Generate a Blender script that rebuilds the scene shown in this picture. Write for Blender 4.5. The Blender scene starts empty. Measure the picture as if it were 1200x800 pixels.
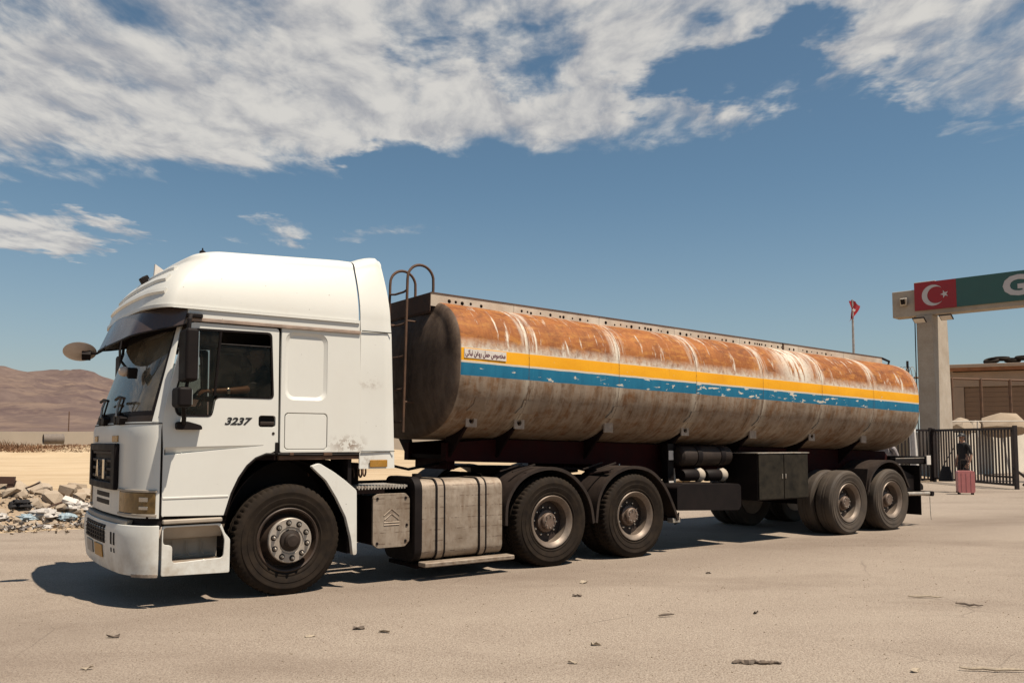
import bpy, bmesh, math, random
from mathutils import Vector, Matrix, noise as mnoise
from mathutils.geometry import tessellate_polygon, delaunay_2d_cdt

R = math.radians
random.seed(7)
scene = bpy.context.scene
COL = scene.collection

# ------------------------------------------------------------------ camera
cam_d = bpy.data.cameras.new('camera')
cam = bpy.data.objects.new('camera', cam_d)
COL.objects.link(cam)
cam.location = (0, 0, 1.48)
cam.rotation_euler = (R(94.0), 0, 0)
cam_d.sensor_width = 36
cam_d.lens = 991 / 1200 * 36
cam_d.shift_y = 47.6 / 1200
cam_d.clip_start = 0.1
cam_d.clip_end = 20000
scene.camera = cam

# ------------------------------------------------------------------ light
SUN_EL, SUN_AZ = R(65.0), math.atan2(0.382, -0.2434)       # azimuth clockwise from +Y
scene.view_settings.view_transform = 'Standard'
scene.view_settings.look = 'None'
scene.view_settings.exposure = 0.52
scene.view_settings.gamma = 1.0
sun_d = bpy.data.lights.new('sun', 'SUN')
sun_d.energy = 5.0
sun_d.angle = R(0.5)
sun_d.color = (1.0, 0.89, 0.74)
sun = bpy.data.objects.new('sun', sun_d)
COL.objects.link(sun)
sd = Vector((math.sin(SUN_AZ) * math.cos(SUN_EL), math.cos(SUN_AZ) * math.cos(SUN_EL), math.sin(SUN_EL)))
sun.rotation_euler = (-sd).to_track_quat('-Z', 'Y').to_euler()
sun.location = sd * 60


scene.cycles.max_bounces = 8
scene.cycles.diffuse_bounces = 2
scene.cycles.glossy_bounces = 3
scene.cycles.caustics_reflective = False
scene.cycles.caustics_refractive = False


# ------------------------------------------------------------------ node helper
class NT:
    def __init__(s, tree):
        s.t = tree
        s.n = tree.nodes
        s.l = tree.links

    def add(s, typ, **kw):
        n = s.n.new(typ)
        for k, v in kw.items():
            setattr(n, k, v)
        return n

    def put(s, sock, val):
        if val is None:
            return
        if isinstance(val, bpy.types.NodeSocket):
            s.l.new(val, sock)
        else:
            if hasattr(sock.default_value, '__len__'):
                if isinstance(val, (int, float)):
                    val = (val,) * len(sock.default_value)
                elif len(val) == 3 and len(sock.default_value) == 4:
                    val = (*val, 1)
            sock.default_value = val

    def coord(s, kind='Object'):
        return s.add('ShaderNodeTexCoord').outputs[kind]

    def mapv(s, vec, scale=(1, 1, 1), loc=(0, 0, 0), rot=(0, 0, 0)):
        m = s.add('ShaderNodeMapping')
        s.put(m.inputs['Vector'], vec)
        m.inputs['Scale'].default_value = scale
        m.inputs['Location'].default_value = loc
        m.inputs['Rotation'].default_value = rot
        return m.outputs[0]

    def noise(s, vec, scale=5, detail=4, rough=.55, dist=0.0, out=0):
        n = s.add('ShaderNodeTexNoise')
        s.put(n.inputs['Vector'], vec)
        n.inputs['Scale'].default_value = scale
        n.inputs['Detail'].default_value = detail
        n.inputs['Roughness'].default_value = rough
        n.inputs['Distortion'].default_value = dist
        return n.outputs[out]

    def voro(s, vec, scale=5, feature='F1', out='Distance'):
        n = s.add('ShaderNodeTexVoronoi', feature=feature)
        s.put(n.inputs['Vector'], vec)
        n.inputs['Scale'].default_value = scale
        return n.outputs[out]

    def ramp(s, fac, a, b, lo=0.0, hi=1.0, smooth=False):
        """map range a..b -> lo..hi, clamped"""
        n = s.add('ShaderNodeMapRange')
        if smooth:
            n.interpolation_type = 'SMOOTHSTEP'
        s.put(n.inputs[0], fac)
        for i, v in ((1, a), (2, b), (3, lo), (4, hi)):
            s.put(n.inputs[i], v)
        return n.outputs[0]

    def math(s, op, a, b=None, c=None):
        n = s.add('ShaderNodeMath', operation=op)
        for i, v in enumerate((a, b, c)):
            if v is not None:
                s.put(n.inputs[i], v)
        return n.outputs[0]

    def mix(s, fac, a, b, mode='MIX'):
        n = s.add('ShaderNodeMix', data_type='RGBA', blend_type=mode)
        s.put(n.inputs[0], fac)
        s.put(n.inputs[6], a)
        s.put(n.inputs[7], b)
        return n.outputs[2]

    def sep(s, vec):
        n = s.add('ShaderNodeSeparateXYZ')
        s.put(n.inputs[0], vec)
        return n.outputs

    def comb(s, x, y, z=0.0):
        n = s.add('ShaderNodeCombineXYZ')
        for i, v in enumerate((x, y, z)):
            s.put(n.inputs[i], v)
        return n.outputs[0]

    def band(s, v, a, b, w=0.004):
        """1 between a and b"""
        return s.math('MULTIPLY', s.ramp(v, a - w, a + w), s.ramp(v, b - w, b + w, 1, 0))


MATS = {}
ALB = .76          # darkens every base colour so shadows stay deep while exposure lifts the sky


def material(name, fn):
    if name in MATS:
        return MATS[name]
    m = bpy.data.materials.new(name)
    m.use_nodes = True
    t = NT(m.node_tree)
    b = t.n['Principled BSDF']
    r = fn(t) or {}
    key = {'base': 'Base Color', 'rough': 'Roughness', 'metal': 'Metallic', 'spec': 'Specular IOR Level',
           'coat': 'Coat Weight', 'coatr': 'Coat Roughness', 'emit': 'Emission Color', 'emits': 'Emission Strength', 'alpha': 'Alpha'}
    for k, v in r.items():
        if k == 'bump':
            bn = t.add('ShaderNodeBump')
            h, st, di = v
            t.put(bn.inputs['Height'], h)
            bn.inputs['Strength'].default_value = st
            bn.inputs['Distance'].default_value = di
            t.l.new(bn.outputs[0], b.inputs['Normal'])
        elif k == 'surface':
            t.l.new(v, t.n['Material Output'].inputs[0])
        else:
            if k == 'base':
                v = t.mix(1.0, v, (ALB,) * 3, 'MULTIPLY')
            t.put(b.inputs[key[k]], v)
    MATS[name] = m
    return m


def simple(name, col, rough=.6, metal=0.0, var=.25, scale=6.0, dust=0.0, dustcol=(.32, .25, .18), bump=0.0, spec=.5):
    def fn(t):
        co = t.coord()
        n = t.noise(co, scale, 6, .6)
        c2 = tuple(max(0, x * (1 - var)) for x in col)
        c1 = tuple(min(1, x * (1 + var)) for x in col)
        base = t.mix(t.ramp(n, .3, .7), c2, c1)
        if dust:
            d = t.noise(co, scale * .45, 7, .65)
            base = t.mix(t.ramp(d, .35, .75, 0, dust), base, dustcol)
        r = {'base': base, 'rough': t.ramp(n, .3, .7, max(0, rough - .08), min(1, rough + .08)), 'metal': metal, 'spec': spec}
        if bump:
            r['bump'] = (t.noise(co, scale * 8, 4), bump, .01)
        return r
    return material(name, fn)


# ------------------------------------------------------------------ world sky
world = bpy.data.worlds.new('World')
scene.world = world
world.use_nodes = True
wt = NT(world.node_tree)
bg = wt.n['Background']
sky = wt.add('ShaderNodeTexSky', sky_type='NISHITA')
sky.sun_disc = False
sky.sun_elevation = SUN_EL
sky.sun_rotation = SUN_AZ
sky.altitude = 700
sky.air_density = 1.0
sky.dust_density = .5
sky.ozone_density = 2.0
dirv = wt.coord('Generated')
dx, dy, dz = wt.sep(dirv)
zz = wt.math('MAXIMUM', dz, .03)
px_ = wt.math('DIVIDE', dx, zz)
py_ = wt.math('DIVIDE', dy, zz)
P = wt.comb(px_, py_, 0.0)
warp = wt.noise(P, 1.3, 3, .5, 0, 1)
wv = wt.add('ShaderNodeVectorMath', operation='MULTIPLY_ADD')
wt.put(wv.inputs[0], warp)
wv.inputs[1].default_value = (.30, .45, 0)
wt.put(wv.inputs[2], P)
PW = wv.outputs[0]
n_big = wt.noise(wt.mapv(PW, (1, .8, 1), (3.1, 1.7, 0)), 1.15, 3, .5)
n_mid = wt.noise(wt.mapv(PW, (1, .55, 1), (1.3, 7.7, 2), (0, 0, .35)), 4.4, 7, .57, .0)
n_fine = wt.noise(wt.mapv(PW, (1, .50, 1), (5.3, 2.7, 4)), 12.0, 5, .60, .0)
# edge of the cloud deck in plan: it ends ahead of the camera and slants away to the right; overhead it breaks up
edge = wt.math('SUBTRACT', wt.math('SUBTRACT', 2.98, wt.math('MULTIPLY', px_, .19)), py_)
cov = wt.ramp(edge, -.45, .55, -.42, .10, True)
cov = wt.math('SUBTRACT', cov, wt.ramp(py_, 1.7, .6, 0, .40, True))
dens = wt.math('ADD', wt.math('MULTIPLY', n_big, .50), wt.math('MULTIPLY', n_mid, .80))
dens = wt.math('ADD', dens, wt.math('MULTIPLY', n_fine, .24))
dens = wt.math('ADD', dens, cov)


wv2 = wt.add('ShaderNodeVectorMath', operation='MULTIPLY_ADD')
wc = wt.add('ShaderNodeVectorMath', operation='SUBTRACT')
wt.put(wc.inputs[0], wt.noise(P, 2.6, 5, .6, 0, 1))
wc.inputs[1].default_value = (.5, .5, .5)
wt.put(wv2.inputs[0], wc.outputs[0])
wv2.inputs[1].default_value = (1.1, 1.3, 0)
wt.put(wv2.inputs[2], P)
bx_, by_, _bz = wt.sep(wv2.outputs[0])


def sky_blob(cx, cy, rx, ry, amount):
    ax = wt.math('DIVIDE', wt.math('SUBTRACT', bx_, cx), rx)
    ay = wt.math('DIVIDE', wt.math('SUBTRACT', by_, cy), ry)
    d = wt.math('ADD', wt.math('MULTIPLY', ax, ax), wt.math('MULTIPLY', ay, ay))
    return wt.math('MULTIPLY', wt.ramp(d, 0, 1, 1, 0, True), amount)


for bl in ((-2.30, 4.0, .70, .75, .62), (-.85, 4.0, 1.0, .45, .40), (.62, 2.25, .36, .36, -.26), (1.05, 2.55, .25, .25, -.16), (1.5, 2.6, .3, .2, .12), (-.95, 2.5, .9, .7, .14),
           (.15, 2.62, .62, .35, .12), (1.35, 2.2, .5, .4, .08), (-.05, 2.15, .3, .25, -.12), (-.42, 2.95, .22, .4, -.14), (-.80, 3.2, .35, .35, .12)):
    dens = wt.math('ADD', dens, sky_blob(*bl))
alpha = wt.ramp(dens, .68, .98, 0, .96, True)
shade = wt.noise(wt.mapv(PW, (1, .55, 1), (1.345, 7.66, 2), (0, 0, .35)), 4.4, 7, .57, .0)
lit = wt.math('ADD', wt.math('MULTIPLY', wt.math('SUBTRACT', n_mid, shade), 2.6), wt.math('MULTIPLY', wt.math('SUBTRACT', n_fine, .5), .9))
lit = wt.math('ADD', lit, wt.math('MULTIPLY', wt.math('SUBTRACT', n_big, .5), .8))
cl_col = wt.mix(wt.ramp(lit, -.55, .50, 0, 1, True), (4.5, 4.6, 4.95), (8.2, 7.95, 7.5))
skc = wt.mix(1.0, sky.outputs[0], (1.0, 1.12, 1.02), 'MULTIPLY')
haze_c = wt.mix(wt.ramp(px_, -6, 6), (4.6, 4.3, 4.5), (3.9, 4.2, 4.6))
hz = wt.math('POWER', wt.ramp(dz, -.02, .32, 1, 0), 1.9)
skc = wt.mix(wt.math('MULTIPLY', hz, .85), skc, haze_c)
final = wt.mix(alpha, skc, cl_col)
wt.l.new(final, bg.inputs[0])
bg.inputs[1].default_value = .058
world.cycles.sampling_method = 'MANUAL'
world.cycles.sample_map_resolution = 256


# ------------------------------------------------------------------ mesh helper
def inside(p, loop):
    c = False
    for i in range(len(loop)):
        (x0, y0), (x1, y1) = loop[i - 1][:2], loop[i][:2]
        if (y0 > p[1]) != (y1 > p[1]) and p[0] < (x1 - x0) * (p[1] - y0) / (y1 - y0) + x0:
            c = not c
    return c


def tri_fill(loops):
    """triangles (indices into the flattened loops) of a polygon with holes"""
    flat, edges = [], []
    for l in loops:
        o = len(flat)
        flat += [Vector((p[0], p[1])) for p in l]
        edges += [(o + i, o + (i + 1) % len(l)) for i in range(len(l))]
    co, _, faces, vo, _, _ = delaunay_2d_cdt(flat, edges, [], 0, 1e-7)
    back = {i: (o[0] if o else None) for i, o in enumerate(vo)}
    out = []
    for f in faces:
        c = (co[f[0]] + co[f[1]] + co[f[2]]) / 3
        if inside(c, loops[0]) and not any(inside(c, h) for h in loops[1:]):
            t = tuple(back[i] for i in f)
            if None not in t:
                out.append(t)
    return out


class MB:
    def __init__(s):
        s.v = []
        s.f = []

    def add(s, vs, fs):
        o = len(s.v)
        s.v += [tuple(p) for p in vs]
        s.f += [tuple(i + o for i in f) for f in fs]
        return s

    def box(s, x0, x1, y0, y1, z0, z1):
        return s.add([(x, y, z) for x in (x0, x1) for y in (y0, y1) for z in (z0, z1)],
                     [(0, 1, 3, 2), (4, 6, 7, 5), (0, 4, 5, 1), (2, 3, 7, 6), (0, 2, 6, 4), (1, 5, 7, 3)])

    def obox(s, c, size, rot=(0, 0, 0)):
        m = Matrix.Translation(c) @ (Matrix.Rotation(rot[2], 4, 'Z') @ Matrix.Rotation(rot[1], 4, 'Y') @ Matrix.Rotation(rot[0], 4, 'X'))
        vs = [m @ Vector((a * size[0] / 2, b * size[1] / 2, d * size[2] / 2)) for a in (-1, 1) for b in (-1, 1) for d in (-1, 1)]
        return s.add(vs, [(0, 1, 3, 2), (4, 6, 7, 5), (0, 4, 5, 1), (2, 3, 7, 6), (0, 2, 6, 4), (1, 5, 7, 3)])

    def tube(s, pts, r, n=8, closed=False, caps=True):
        pts = [Vector(p) for p in pts]
        rs = r if isinstance(r, (list, tuple)) else [r] * len(pts)
        N = len(pts)
        vs = []
        prev = None
        for i, p in enumerate(pts):
            if closed:
                d = pts[(i + 1) % N] - pts[i - 1]
            else:
                d = pts[min(i + 1, N - 1)] - pts[max(i - 1, 0)]
            d.normalize()
            if prev is None:
                a = Vector((0, 0, 1)) if abs(d.z) < .9 else Vector((1, 0, 0))
                u = d.cross(a).normalized()
            else:
                u = (prev - d * prev.dot(d)).normalized()
            prev = u
            w = d.cross(u)
            for k in range(n):
                t = 2 * math.pi * k / n
                vs.append(p + (u * math.cos(t) + w * math.sin(t)) * rs[i])
        fs = []
        for i in range(N if closed else N - 1):
            j = (i + 1) % N
            for k in range(n):
                l = (k + 1) % n
                fs.append((i * n + k, i * n + l, j * n + l, j * n + k))
        if caps and not closed:
            fs.append(tuple(range(n))[::-1])
            fs.append(tuple((N - 1) * n + k for k in range(n)))
        return s.add(vs, fs)

    def lathe(s, prof, origin=(0, 0, 0), axis='y', n=48, close=False):
        """prof: (radius, offset along axis)"""
        o = Vector(origin)
        vs = []
        for r, a in prof:
            for k in range(n):
                t = 2 * math.pi * k / n
                c, q = r * math.cos(t), r * math.sin(t)
                vs.append(o + Vector({'x': (a, c, q), 'y': (c, a, q), 'z': (c, q, a)}[axis]))
        fs = []
        m = len(prof)
        for i in range(m if close else m - 1):
            j = (i + 1) % m
            for k in range(n):
                l = (k + 1) % n
                fs.append((i * n + k, i * n + l, j * n + l, j * n + k))
        if not close:
            if prof[0][0] > 1e-6:
                fs.append(tuple(range(n)))
            if prof[-1][0] > 1e-6:
                fs.append(tuple((m - 1) * n + k for k in range(n)))
        return s.add(vs, fs)

    def prism(s, outer, fn, t0, t1, holes=()):
        """outer / holes: 2-D loops; fn(a, b, t) -> xyz"""
        loops = [list(outer)] + [list(h) for h in holes]
        flat = [p for l in loops for p in l]
        tris = tri_fill(loops)
        n = len(flat)
        vs = [fn(a, b, t0) for a, b in flat] + [fn(a, b, t1) for a, b in flat]
        fs = [tuple(t) for t in tris] + [tuple(i + n for i in t)[::-1] for t in tris]
        o = 0
        for l in loops:
            k = len(l)
            for i in range(k):
                j = (i + 1) % k
                fs.append((o + i, o + j, o + j + n, o + i + n))
            o += k
        return s.add(vs, fs)

    def grid(s, fn, us, vs_):
        n = len(vs_)
        vs = [fn(u, v) for u in us for v in vs_]
        fs = [(i * n + j, (i + 1) * n + j, (i + 1) * n + j + 1, i * n + j + 1) for i in range(len(us) - 1) for j in range(n - 1)]
        return s.add(vs, fs)

    def slab(s, fo, fi, us, vs_):
        """closed slab between an outer and an inner sheet"""
        n, m = len(vs_), len(us)
        A = [fo(u, v) for u in us for v in vs_]
        B = [fi(u, v) for u in us for v in vs_]
        N = len(A)
        fs = []
        for i in range(m - 1):
            for j in range(n - 1):
                a, b, c, d = i * n + j, (i + 1) * n + j, (i + 1) * n + j + 1, i * n + j + 1
                fs.append((a, b, c, d))
                fs.append((a + N, d + N, c + N, b + N))
        ring = [i * n for i in range(m)] + [(m - 1) * n + j for j in range(1, n)] + [i * n + n - 1 for i in range(m - 2, -1, -1)] + [j for j in range(n - 2, 0, -1)]
        for i in range(len(ring)):
            a, b = ring[i], ring[(i + 1) % len(ring)]
            fs.append((a, a + N, b + N, b))
        return s.add(A + B, fs)

    def hull(s, pts):
        bm = bmesh.new()
        for p in pts:
            bm.verts.new(p)
        r = bmesh.ops.convex_hull(bm, input=bm.verts)
        bmesh.ops.delete(bm, geom=[g for g in r['geom_interior'] if isinstance(g, bmesh.types.BMVert)], context='VERTS')
        bm.verts.index_update()
        bm.verts.ensure_lookup_table()
        ok = [v for v in bm.verts if v.link_faces]
        ix = {v: i for i, v in enumerate(ok)}
        s.add([v.co.copy() for v in ok], [tuple(ix[v] for v in f.verts) for f in bm.faces])
        bm.free()
        return s

    def mesh(s, name, mat, angle=38, recalc=True):
        me = bpy.data.meshes.new(name)
        me.from_pydata(s.v, [], s.f)
        if recalc:
            bm = bmesh.new()
            bm.from_mesh(me)
            bmesh.ops.recalc_face_normals(bm, faces=bm.faces)
            bm.to_mesh(me)
            bm.free()
        for p in me.polygons:
            p.use_smooth = True
        me.set_sharp_from_angle(angle=R(angle))
        if mat:
            me.materials.append(mat)
        return me

    def build(s, name, mat, parent=None, loc=None, angle=38, bevel=0.0, recalc=True):
        me = s.mesh(name, mat, angle, recalc)
        o = bpy.data.objects.new(name, me)
        COL.objects.link(o)
        if parent is not None:
            o.parent = parent
            if loc is None and parent.get('shift') is not None:
                loc = tuple(-x for x in parent['shift'])
        if loc is not None:
            o.location = loc
        if bevel:
            b = o.modifiers.new('bevel', 'BEVEL')
            b.width = bevel
            b.segments = 2
            b.limit_method = 'ANGLE'
            b.angle_limit = R(35)
            b.harden_normals = True
        return o


def tag(o, label, cat, group=None, kind=None):
    if label:
        o['label'] = label
    if cat:
        o['category'] = cat
    if group:
        o['group'] = group
    if kind:
        o['kind'] = kind
    return o


def empty(name, loc, rz=0.0):
    o = bpy.data.objects.new(name, None)
    o.empty_display_size = .2
    COL.objects.link(o)
    o.location = loc
    o.rotation_euler = (0, 0, rz)
    return o


def copy_tree(o, parent=None):
    c = o.copy()
    COL.objects.link(c)
    c.parent = parent
    for ch in list(o.children):
        copy_tree(ch, c)
    return c


def rrect(x0, x1, y0, y1, r, n=4):
    pts = []
    for cx, cy, a0 in ((x1 - r, y1 - r, 0), (x0 + r, y1 - r, 90), (x0 + r, y0 + r, 180), (x1 - r, y0 + r, 270)):
        for k in range(n + 1):
            a = R(a0 + 90 * k / n)
            pts.append((cx + r * math.cos(a), cy + r * math.sin(a)))
    return pts


def rpoly(pts, r, n=3):
    """round the corners of a polygon"""
    out = []
    N = len(pts)
    for i in range(N):
        p, a, b = Vector(pts[i]), Vector(pts[i - 1]), Vector(pts[(i + 1) % N])
        da, db = a - p, b - p
        ra = min(r, da.length * .45, db.length * .45)
        p0, p2 = p + da.normalized() * ra, p + db.normalized() * ra
        for k in range(n + 1):
            t = k / n
            q = p0 * (1 - t) ** 2 + p * 2 * t * (1 - t) + p2 * t * t
            out.append((q.x, q.y))
    return out


def circle(cx, cy, r, n=8):
    return [(cx + r * math.cos(2 * math.pi * k / n), cy + r * math.sin(2 * math.pi * k / n)) for k in range(n)]


def lin(a, b, n):
    return [a + (b - a) * i / n for i in range(n + 1)]


def text_mb(body, height, bold=0.0, shear=0.0, depth=.002, fit=None):
    """lettering as a mesh in the xy plane, x 0..w, y 0..h"""
    c = bpy.data.curves.new('lettering', 'FONT')
    c.body = body
    c.offset = bold
    c.shear = shear
    c.resolution_u = 3
    o = bpy.data.objects.new('lettering', c)
    COL.objects.link(o)
    dg = bpy.context.evaluated_depsgraph_get()
    me = bpy.data.meshes.new_from_object(o.evaluated_get(dg))
    vs = [v.co.copy() for v in me.vertices]
    fs = [tuple(p.vertices) for p in me.polygons]
    bpy.data.objects.remove(o)
    bpy.data.curves.remove(c)
    bpy.data.meshes.remove(me)
    x0, x1 = min(v.x for v in vs), max(v.x for v in vs)
    y0, y1 = min(v.y for v in vs), max(v.y for v in vs)
    ky = height / (y1 - y0)
    kx = fit / (x1 - x0) if fit else ky
    m = MB()
    pts = [((v.x - x0) * kx, (v.y - y0) * ky) for v in vs]
    m.flat = (pts, fs, (x1 - x0) * kx)
    return m


def letters(name, t, fn, mat, parent, depth=.003):
    """place text_mb output with fn(a, b, t) -> xyz, as a thin solid"""
    pts, fs, w = t.flat
    n = len(pts)
    edge = {}
    for f in fs:
        for i in range(len(f)):
            a, b = f[i], f[(i + 1) % len(f)]
            edge[(a, b)] = 1
    m = MB()
    vs = [fn(a, b, 0) for a, b in pts] + [fn(a, b, depth) for a, b in pts]
    ff = list(fs) + [tuple(i + n for i in f)[::-1] for f in fs]
    ff += [(a, b, b + n, a + n) for (a, b) in edge if (b, a) not in edge]
    m.add(vs, ff)
    return m.build(name, mat, parent)


# ------------------------------------------------------------------ materials
def m_white(t):
    co = t.coord()
    big = t.noise(co, 1.3, 6, .62)
    st = t.noise(t.mapv(co, (9, 9, .8)), 2.0, 5, .6)
    spk = t.noise(co, 38, 3, .6)
    base = t.mix(t.ramp(big, .35, .75, 0, .30), (.80, .79, .74), (.62, .58, .51))
    base = t.mix(t.ramp(st, .62, .84, 0, .20), base, (.46, .40, .32))
    base = t.mix(t.ramp(spk, .725, .75, 0, .85), base, (.13, .08, .05))
    x, y, z = t.sep(co)
    chip = t.noise(co, 13, 6, .7)
    zone = t.math('MULTIPLY', t.band(x, .46, .73, .10), t.band(z, 1.39, 1.50, .06))
    base = t.mix(t.math('MULTIPLY', t.ramp(chip, .50, .53), zone), base, (.28, .20, .15))
    zone2 = t.math('MULTIPLY', t.band(x, .74, .92, .08), t.band(z, 2.03, 2.10, .03))
    zone3 = t.math('MULTIPLY', t.band(x, .74, .86, .06), t.band(z, 1.22, 1.35, .05))
    base = t.mix(t.math('MULTIPLY', t.ramp(chip, .46, .60, 0, .7), t.math('MAXIMUM', zone2, zone3)), base, (.40, .33, .27))
    zone4 = t.math('MULTIPLY', t.ramp(z, .30, .80, 1, 0), t.ramp(t.noise(co, 5, 6, .7), .40, .70, 0, .75))
    base = t.mix(zone4, base, (.42, .34, .255))
    return {'base': base, 'rough': t.ramp(big, .3, .7, .34, .55), 'spec': .4, 'coat': .12,
            'bump': (t.noise(co, 3.0, 3), .05, .02)}


def m_tank(t):
    co = t.coord()
    x, y, z = t.sep(co)
    uv = t.coord('UV')
    u, v, _ = t.sep(uv)
    streak = t.noise(t.mapv(uv, (7.0, 1.1, 1)), 1.6, 7, .66, .25)
    streak2 = t.noise(t.mapv(uv, (11.0, 1.1, 1), (3, 9, 0)), 1.5, 7, .70, .45)
    patch = t.noise(t.mapv(uv, (1, 1.5, 1), (5, 1, 0)), 1.5, 7, .65, .3)
    fine = t.noise(co, 26, 5, .7)
    # distance to nearest ring seam (rings are 1.43 m)
    ph = t.math('FRACT', t.math('DIVIDE', t.math('ADD', x, .49 + .715), 1.43))
    sd_ = t.math('MULTIPLY', t.math('ABSOLUTE', t.math('SUBTRACT', ph, .5)), 1.43)
    # ---- top: rusted, with chalky paint surviving in runs
    rust = t.mix(t.ramp(patch, .30, .72), (.20, .056, .013), (.43, .150, .034))
    rust = t.mix(t.ramp(streak2, .48, .74, 0, .7), rust, (.15, .042, .014))
    rust = t.mix(t.ramp(fine, .46, .80, 0, .40), rust, (.55, .27, .11))
    ochre = t.noise(t.mapv(uv, (1.6, 4.5, 1), (7, 2, 0)), 2.4, 7, .68, .2)
    rust = t.mix(t.ramp(ochre, .50, .68, 0, .55), rust, (.60, .28, .06))
    scr = t.noise(t.mapv(uv, (1.2, 9, 1), (1, 5, 0)), 4.0, 6, .7)
    rust = t.mix(t.ramp(scr, .56, .70, 0, .55), rust, (.20, .060, .020))
    blot = t.noise(t.mapv(uv, (1.3, 1.8, 1), (9, 3, 0)), 3.2, 8, .7, .4)
    rust = t.mix(t.ramp(blot, .52, .66, 0, .7), rust, (.135, .045, .018))
    chalk = t.mix(fine, (.66, .58, .47), (.78, .72, .62))
    runs = t.ramp(streak, .575, .67)
    seam_runs = t.math('MULTIPLY', t.ramp(sd_, .03, .15, 1, 0), t.ramp(streak2, .44, .58))
    low = t.math('MULTIPLY', t.ramp(z, .20, .33, 1.0, 0), t.ramp(t.noise(t.mapv(uv, (5, 3, 1)), 2.6, 6, .7), .28, .56))
    pat = t.math('MULTIPLY', t.band(x, 5.75, 6.45, .22), t.ramp(streak, .40, .50))
    white = t.math('MAXIMUM', t.math('MAXIMUM', runs, seam_runs), t.math('MAXIMUM', low, pat))
    white = t.math('MULTIPLY', white, t.ramp(fine, .28, .5, .55, 1))
    top = t.mix(white, rust, chalk)
    # ---- belly: grey weathered paint with brown runs
    bel = t.mix(t.ramp(patch, .3, .7), (.19, .125, .080), (.40, .315, .240))
    bel = t.mix(t.ramp(streak2, .42, .62, 0, .85), bel, (.11, .050, .018))
    bel = t.mix(t.ramp(streak, .48, .66, 0, .75), bel, (.22, .092, .022))
    bel = t.mix(t.ramp(blot, .40, .58, 0, .6), bel, (.36, .285, .22))
    rsp = t.noise(t.mapv(uv, (2.2, 1.6, 1), (3, 3, 0)), 2.2, 8, .72, .5)
    bel = t.mix(t.ramp(rsp, .54, .66, 0, .75), bel, (.17, .068, .020))
    bel = t.mix(t.math('MULTIPLY', t.ramp(sd_, .02, .12, 1, 0), t.ramp(streak, .42, .5)), bel, (.46, .39, .31))
    bel = t.mix(t.ramp(fine, .55, .8, 0, .5), bel, (.10, .06, .035))
    col = t.mix(t.ramp(z, -.112, -.108), bel, top)
    # ---- bands
    flake = t.noise(t.mapv(uv, (1.0, 3.2, 1), (2, 4, 0)), 5.0, 7, .62, .2)
    wear = t.ramp(x, 0, 4.0, .66, .575)
    wear = t.math('ADD', wear, t.ramp(x, 6.6, 9.4, 0, .07))
    peeled = t.ramp(flake, wear, t.math('ADD', wear, .012))
    blue = t.mix(t.ramp(streak, .3, .75), (.006, .130, .245), (.014, .185, .32))
    blue = t.mix(peeled, blue, (.66, .60, .50))
    yel = t.mix(t.ramp(patch, .3, .75), (.82, .36, .008), (.96, .47, .014))
    yel = t.mix(t.ramp(flake, .66, .68), yel, (.62, .50, .32))
    yel = t.mix(t.ramp(streak2, .60, .78, 0, .55), yel, (.45, .18, .02))
    wl = t.mix(fine, (.60, .50, .38), (.75, .68, .56))
    wob = t.math('MULTIPLY', t.math('SUBTRACT', t.noise(t.mapv(uv, (2, 1, 1)), 2, 4), .5), .012)
    zw = t.math('ADD', z, wob)
    side = t.ramp(y, -.9, -.85, 1, 0)
    side2 = t.math('MAXIMUM', side, t.ramp(y, .85, .9, 0, 1))
    ends = t.math('MULTIPLY', t.ramp(x, -.012, -.004), t.ramp(x, 9.504, 9.512, 1, 0))
    side2 = t.math('MULTIPLY', side2, ends)
    col = t.mix(t.math('MULTIPLY', side2, t.band(zw, .03, .205, .003)), col, wl)
    col = t.mix(t.math('MULTIPLY', side2, t.band(zw, -.112, .032, .003)), col, blue)
    col = t.mix(t.math('MULTIPLY', side2, t.band(zw, .055, .197, .003)), col, yel)
    # dark weld line at each ring
    weld = t.ramp(sd_, .004, .011, .75, 0)
    col = t.mix(t.math('MULTIPLY', weld, t.ramp(fine, .35, .6)), col, (.10, .05, .03))
    # front and rear heads: grimy, unpainted
    head = t.mix(t.ramp(t.noise(t.mapv(co, (1, 2.4, .9)), 2.2, 7, .68), .3, .72), (.045, .026, .018), (.21, .150, .110))
    head = t.mix(t.ramp(fine, .5, .8, 0, .4), head, (.30, .20, .12))
    col = t.mix(ends, head, col)
    return {'base': col, 'rough': t.ramp(fine, .3, .7, .55, .85), 'spec': .25,
            'bump': (t.math('ADD', t.math('MULTIPLY', fine, .4), streak), .25, .006)}


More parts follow.
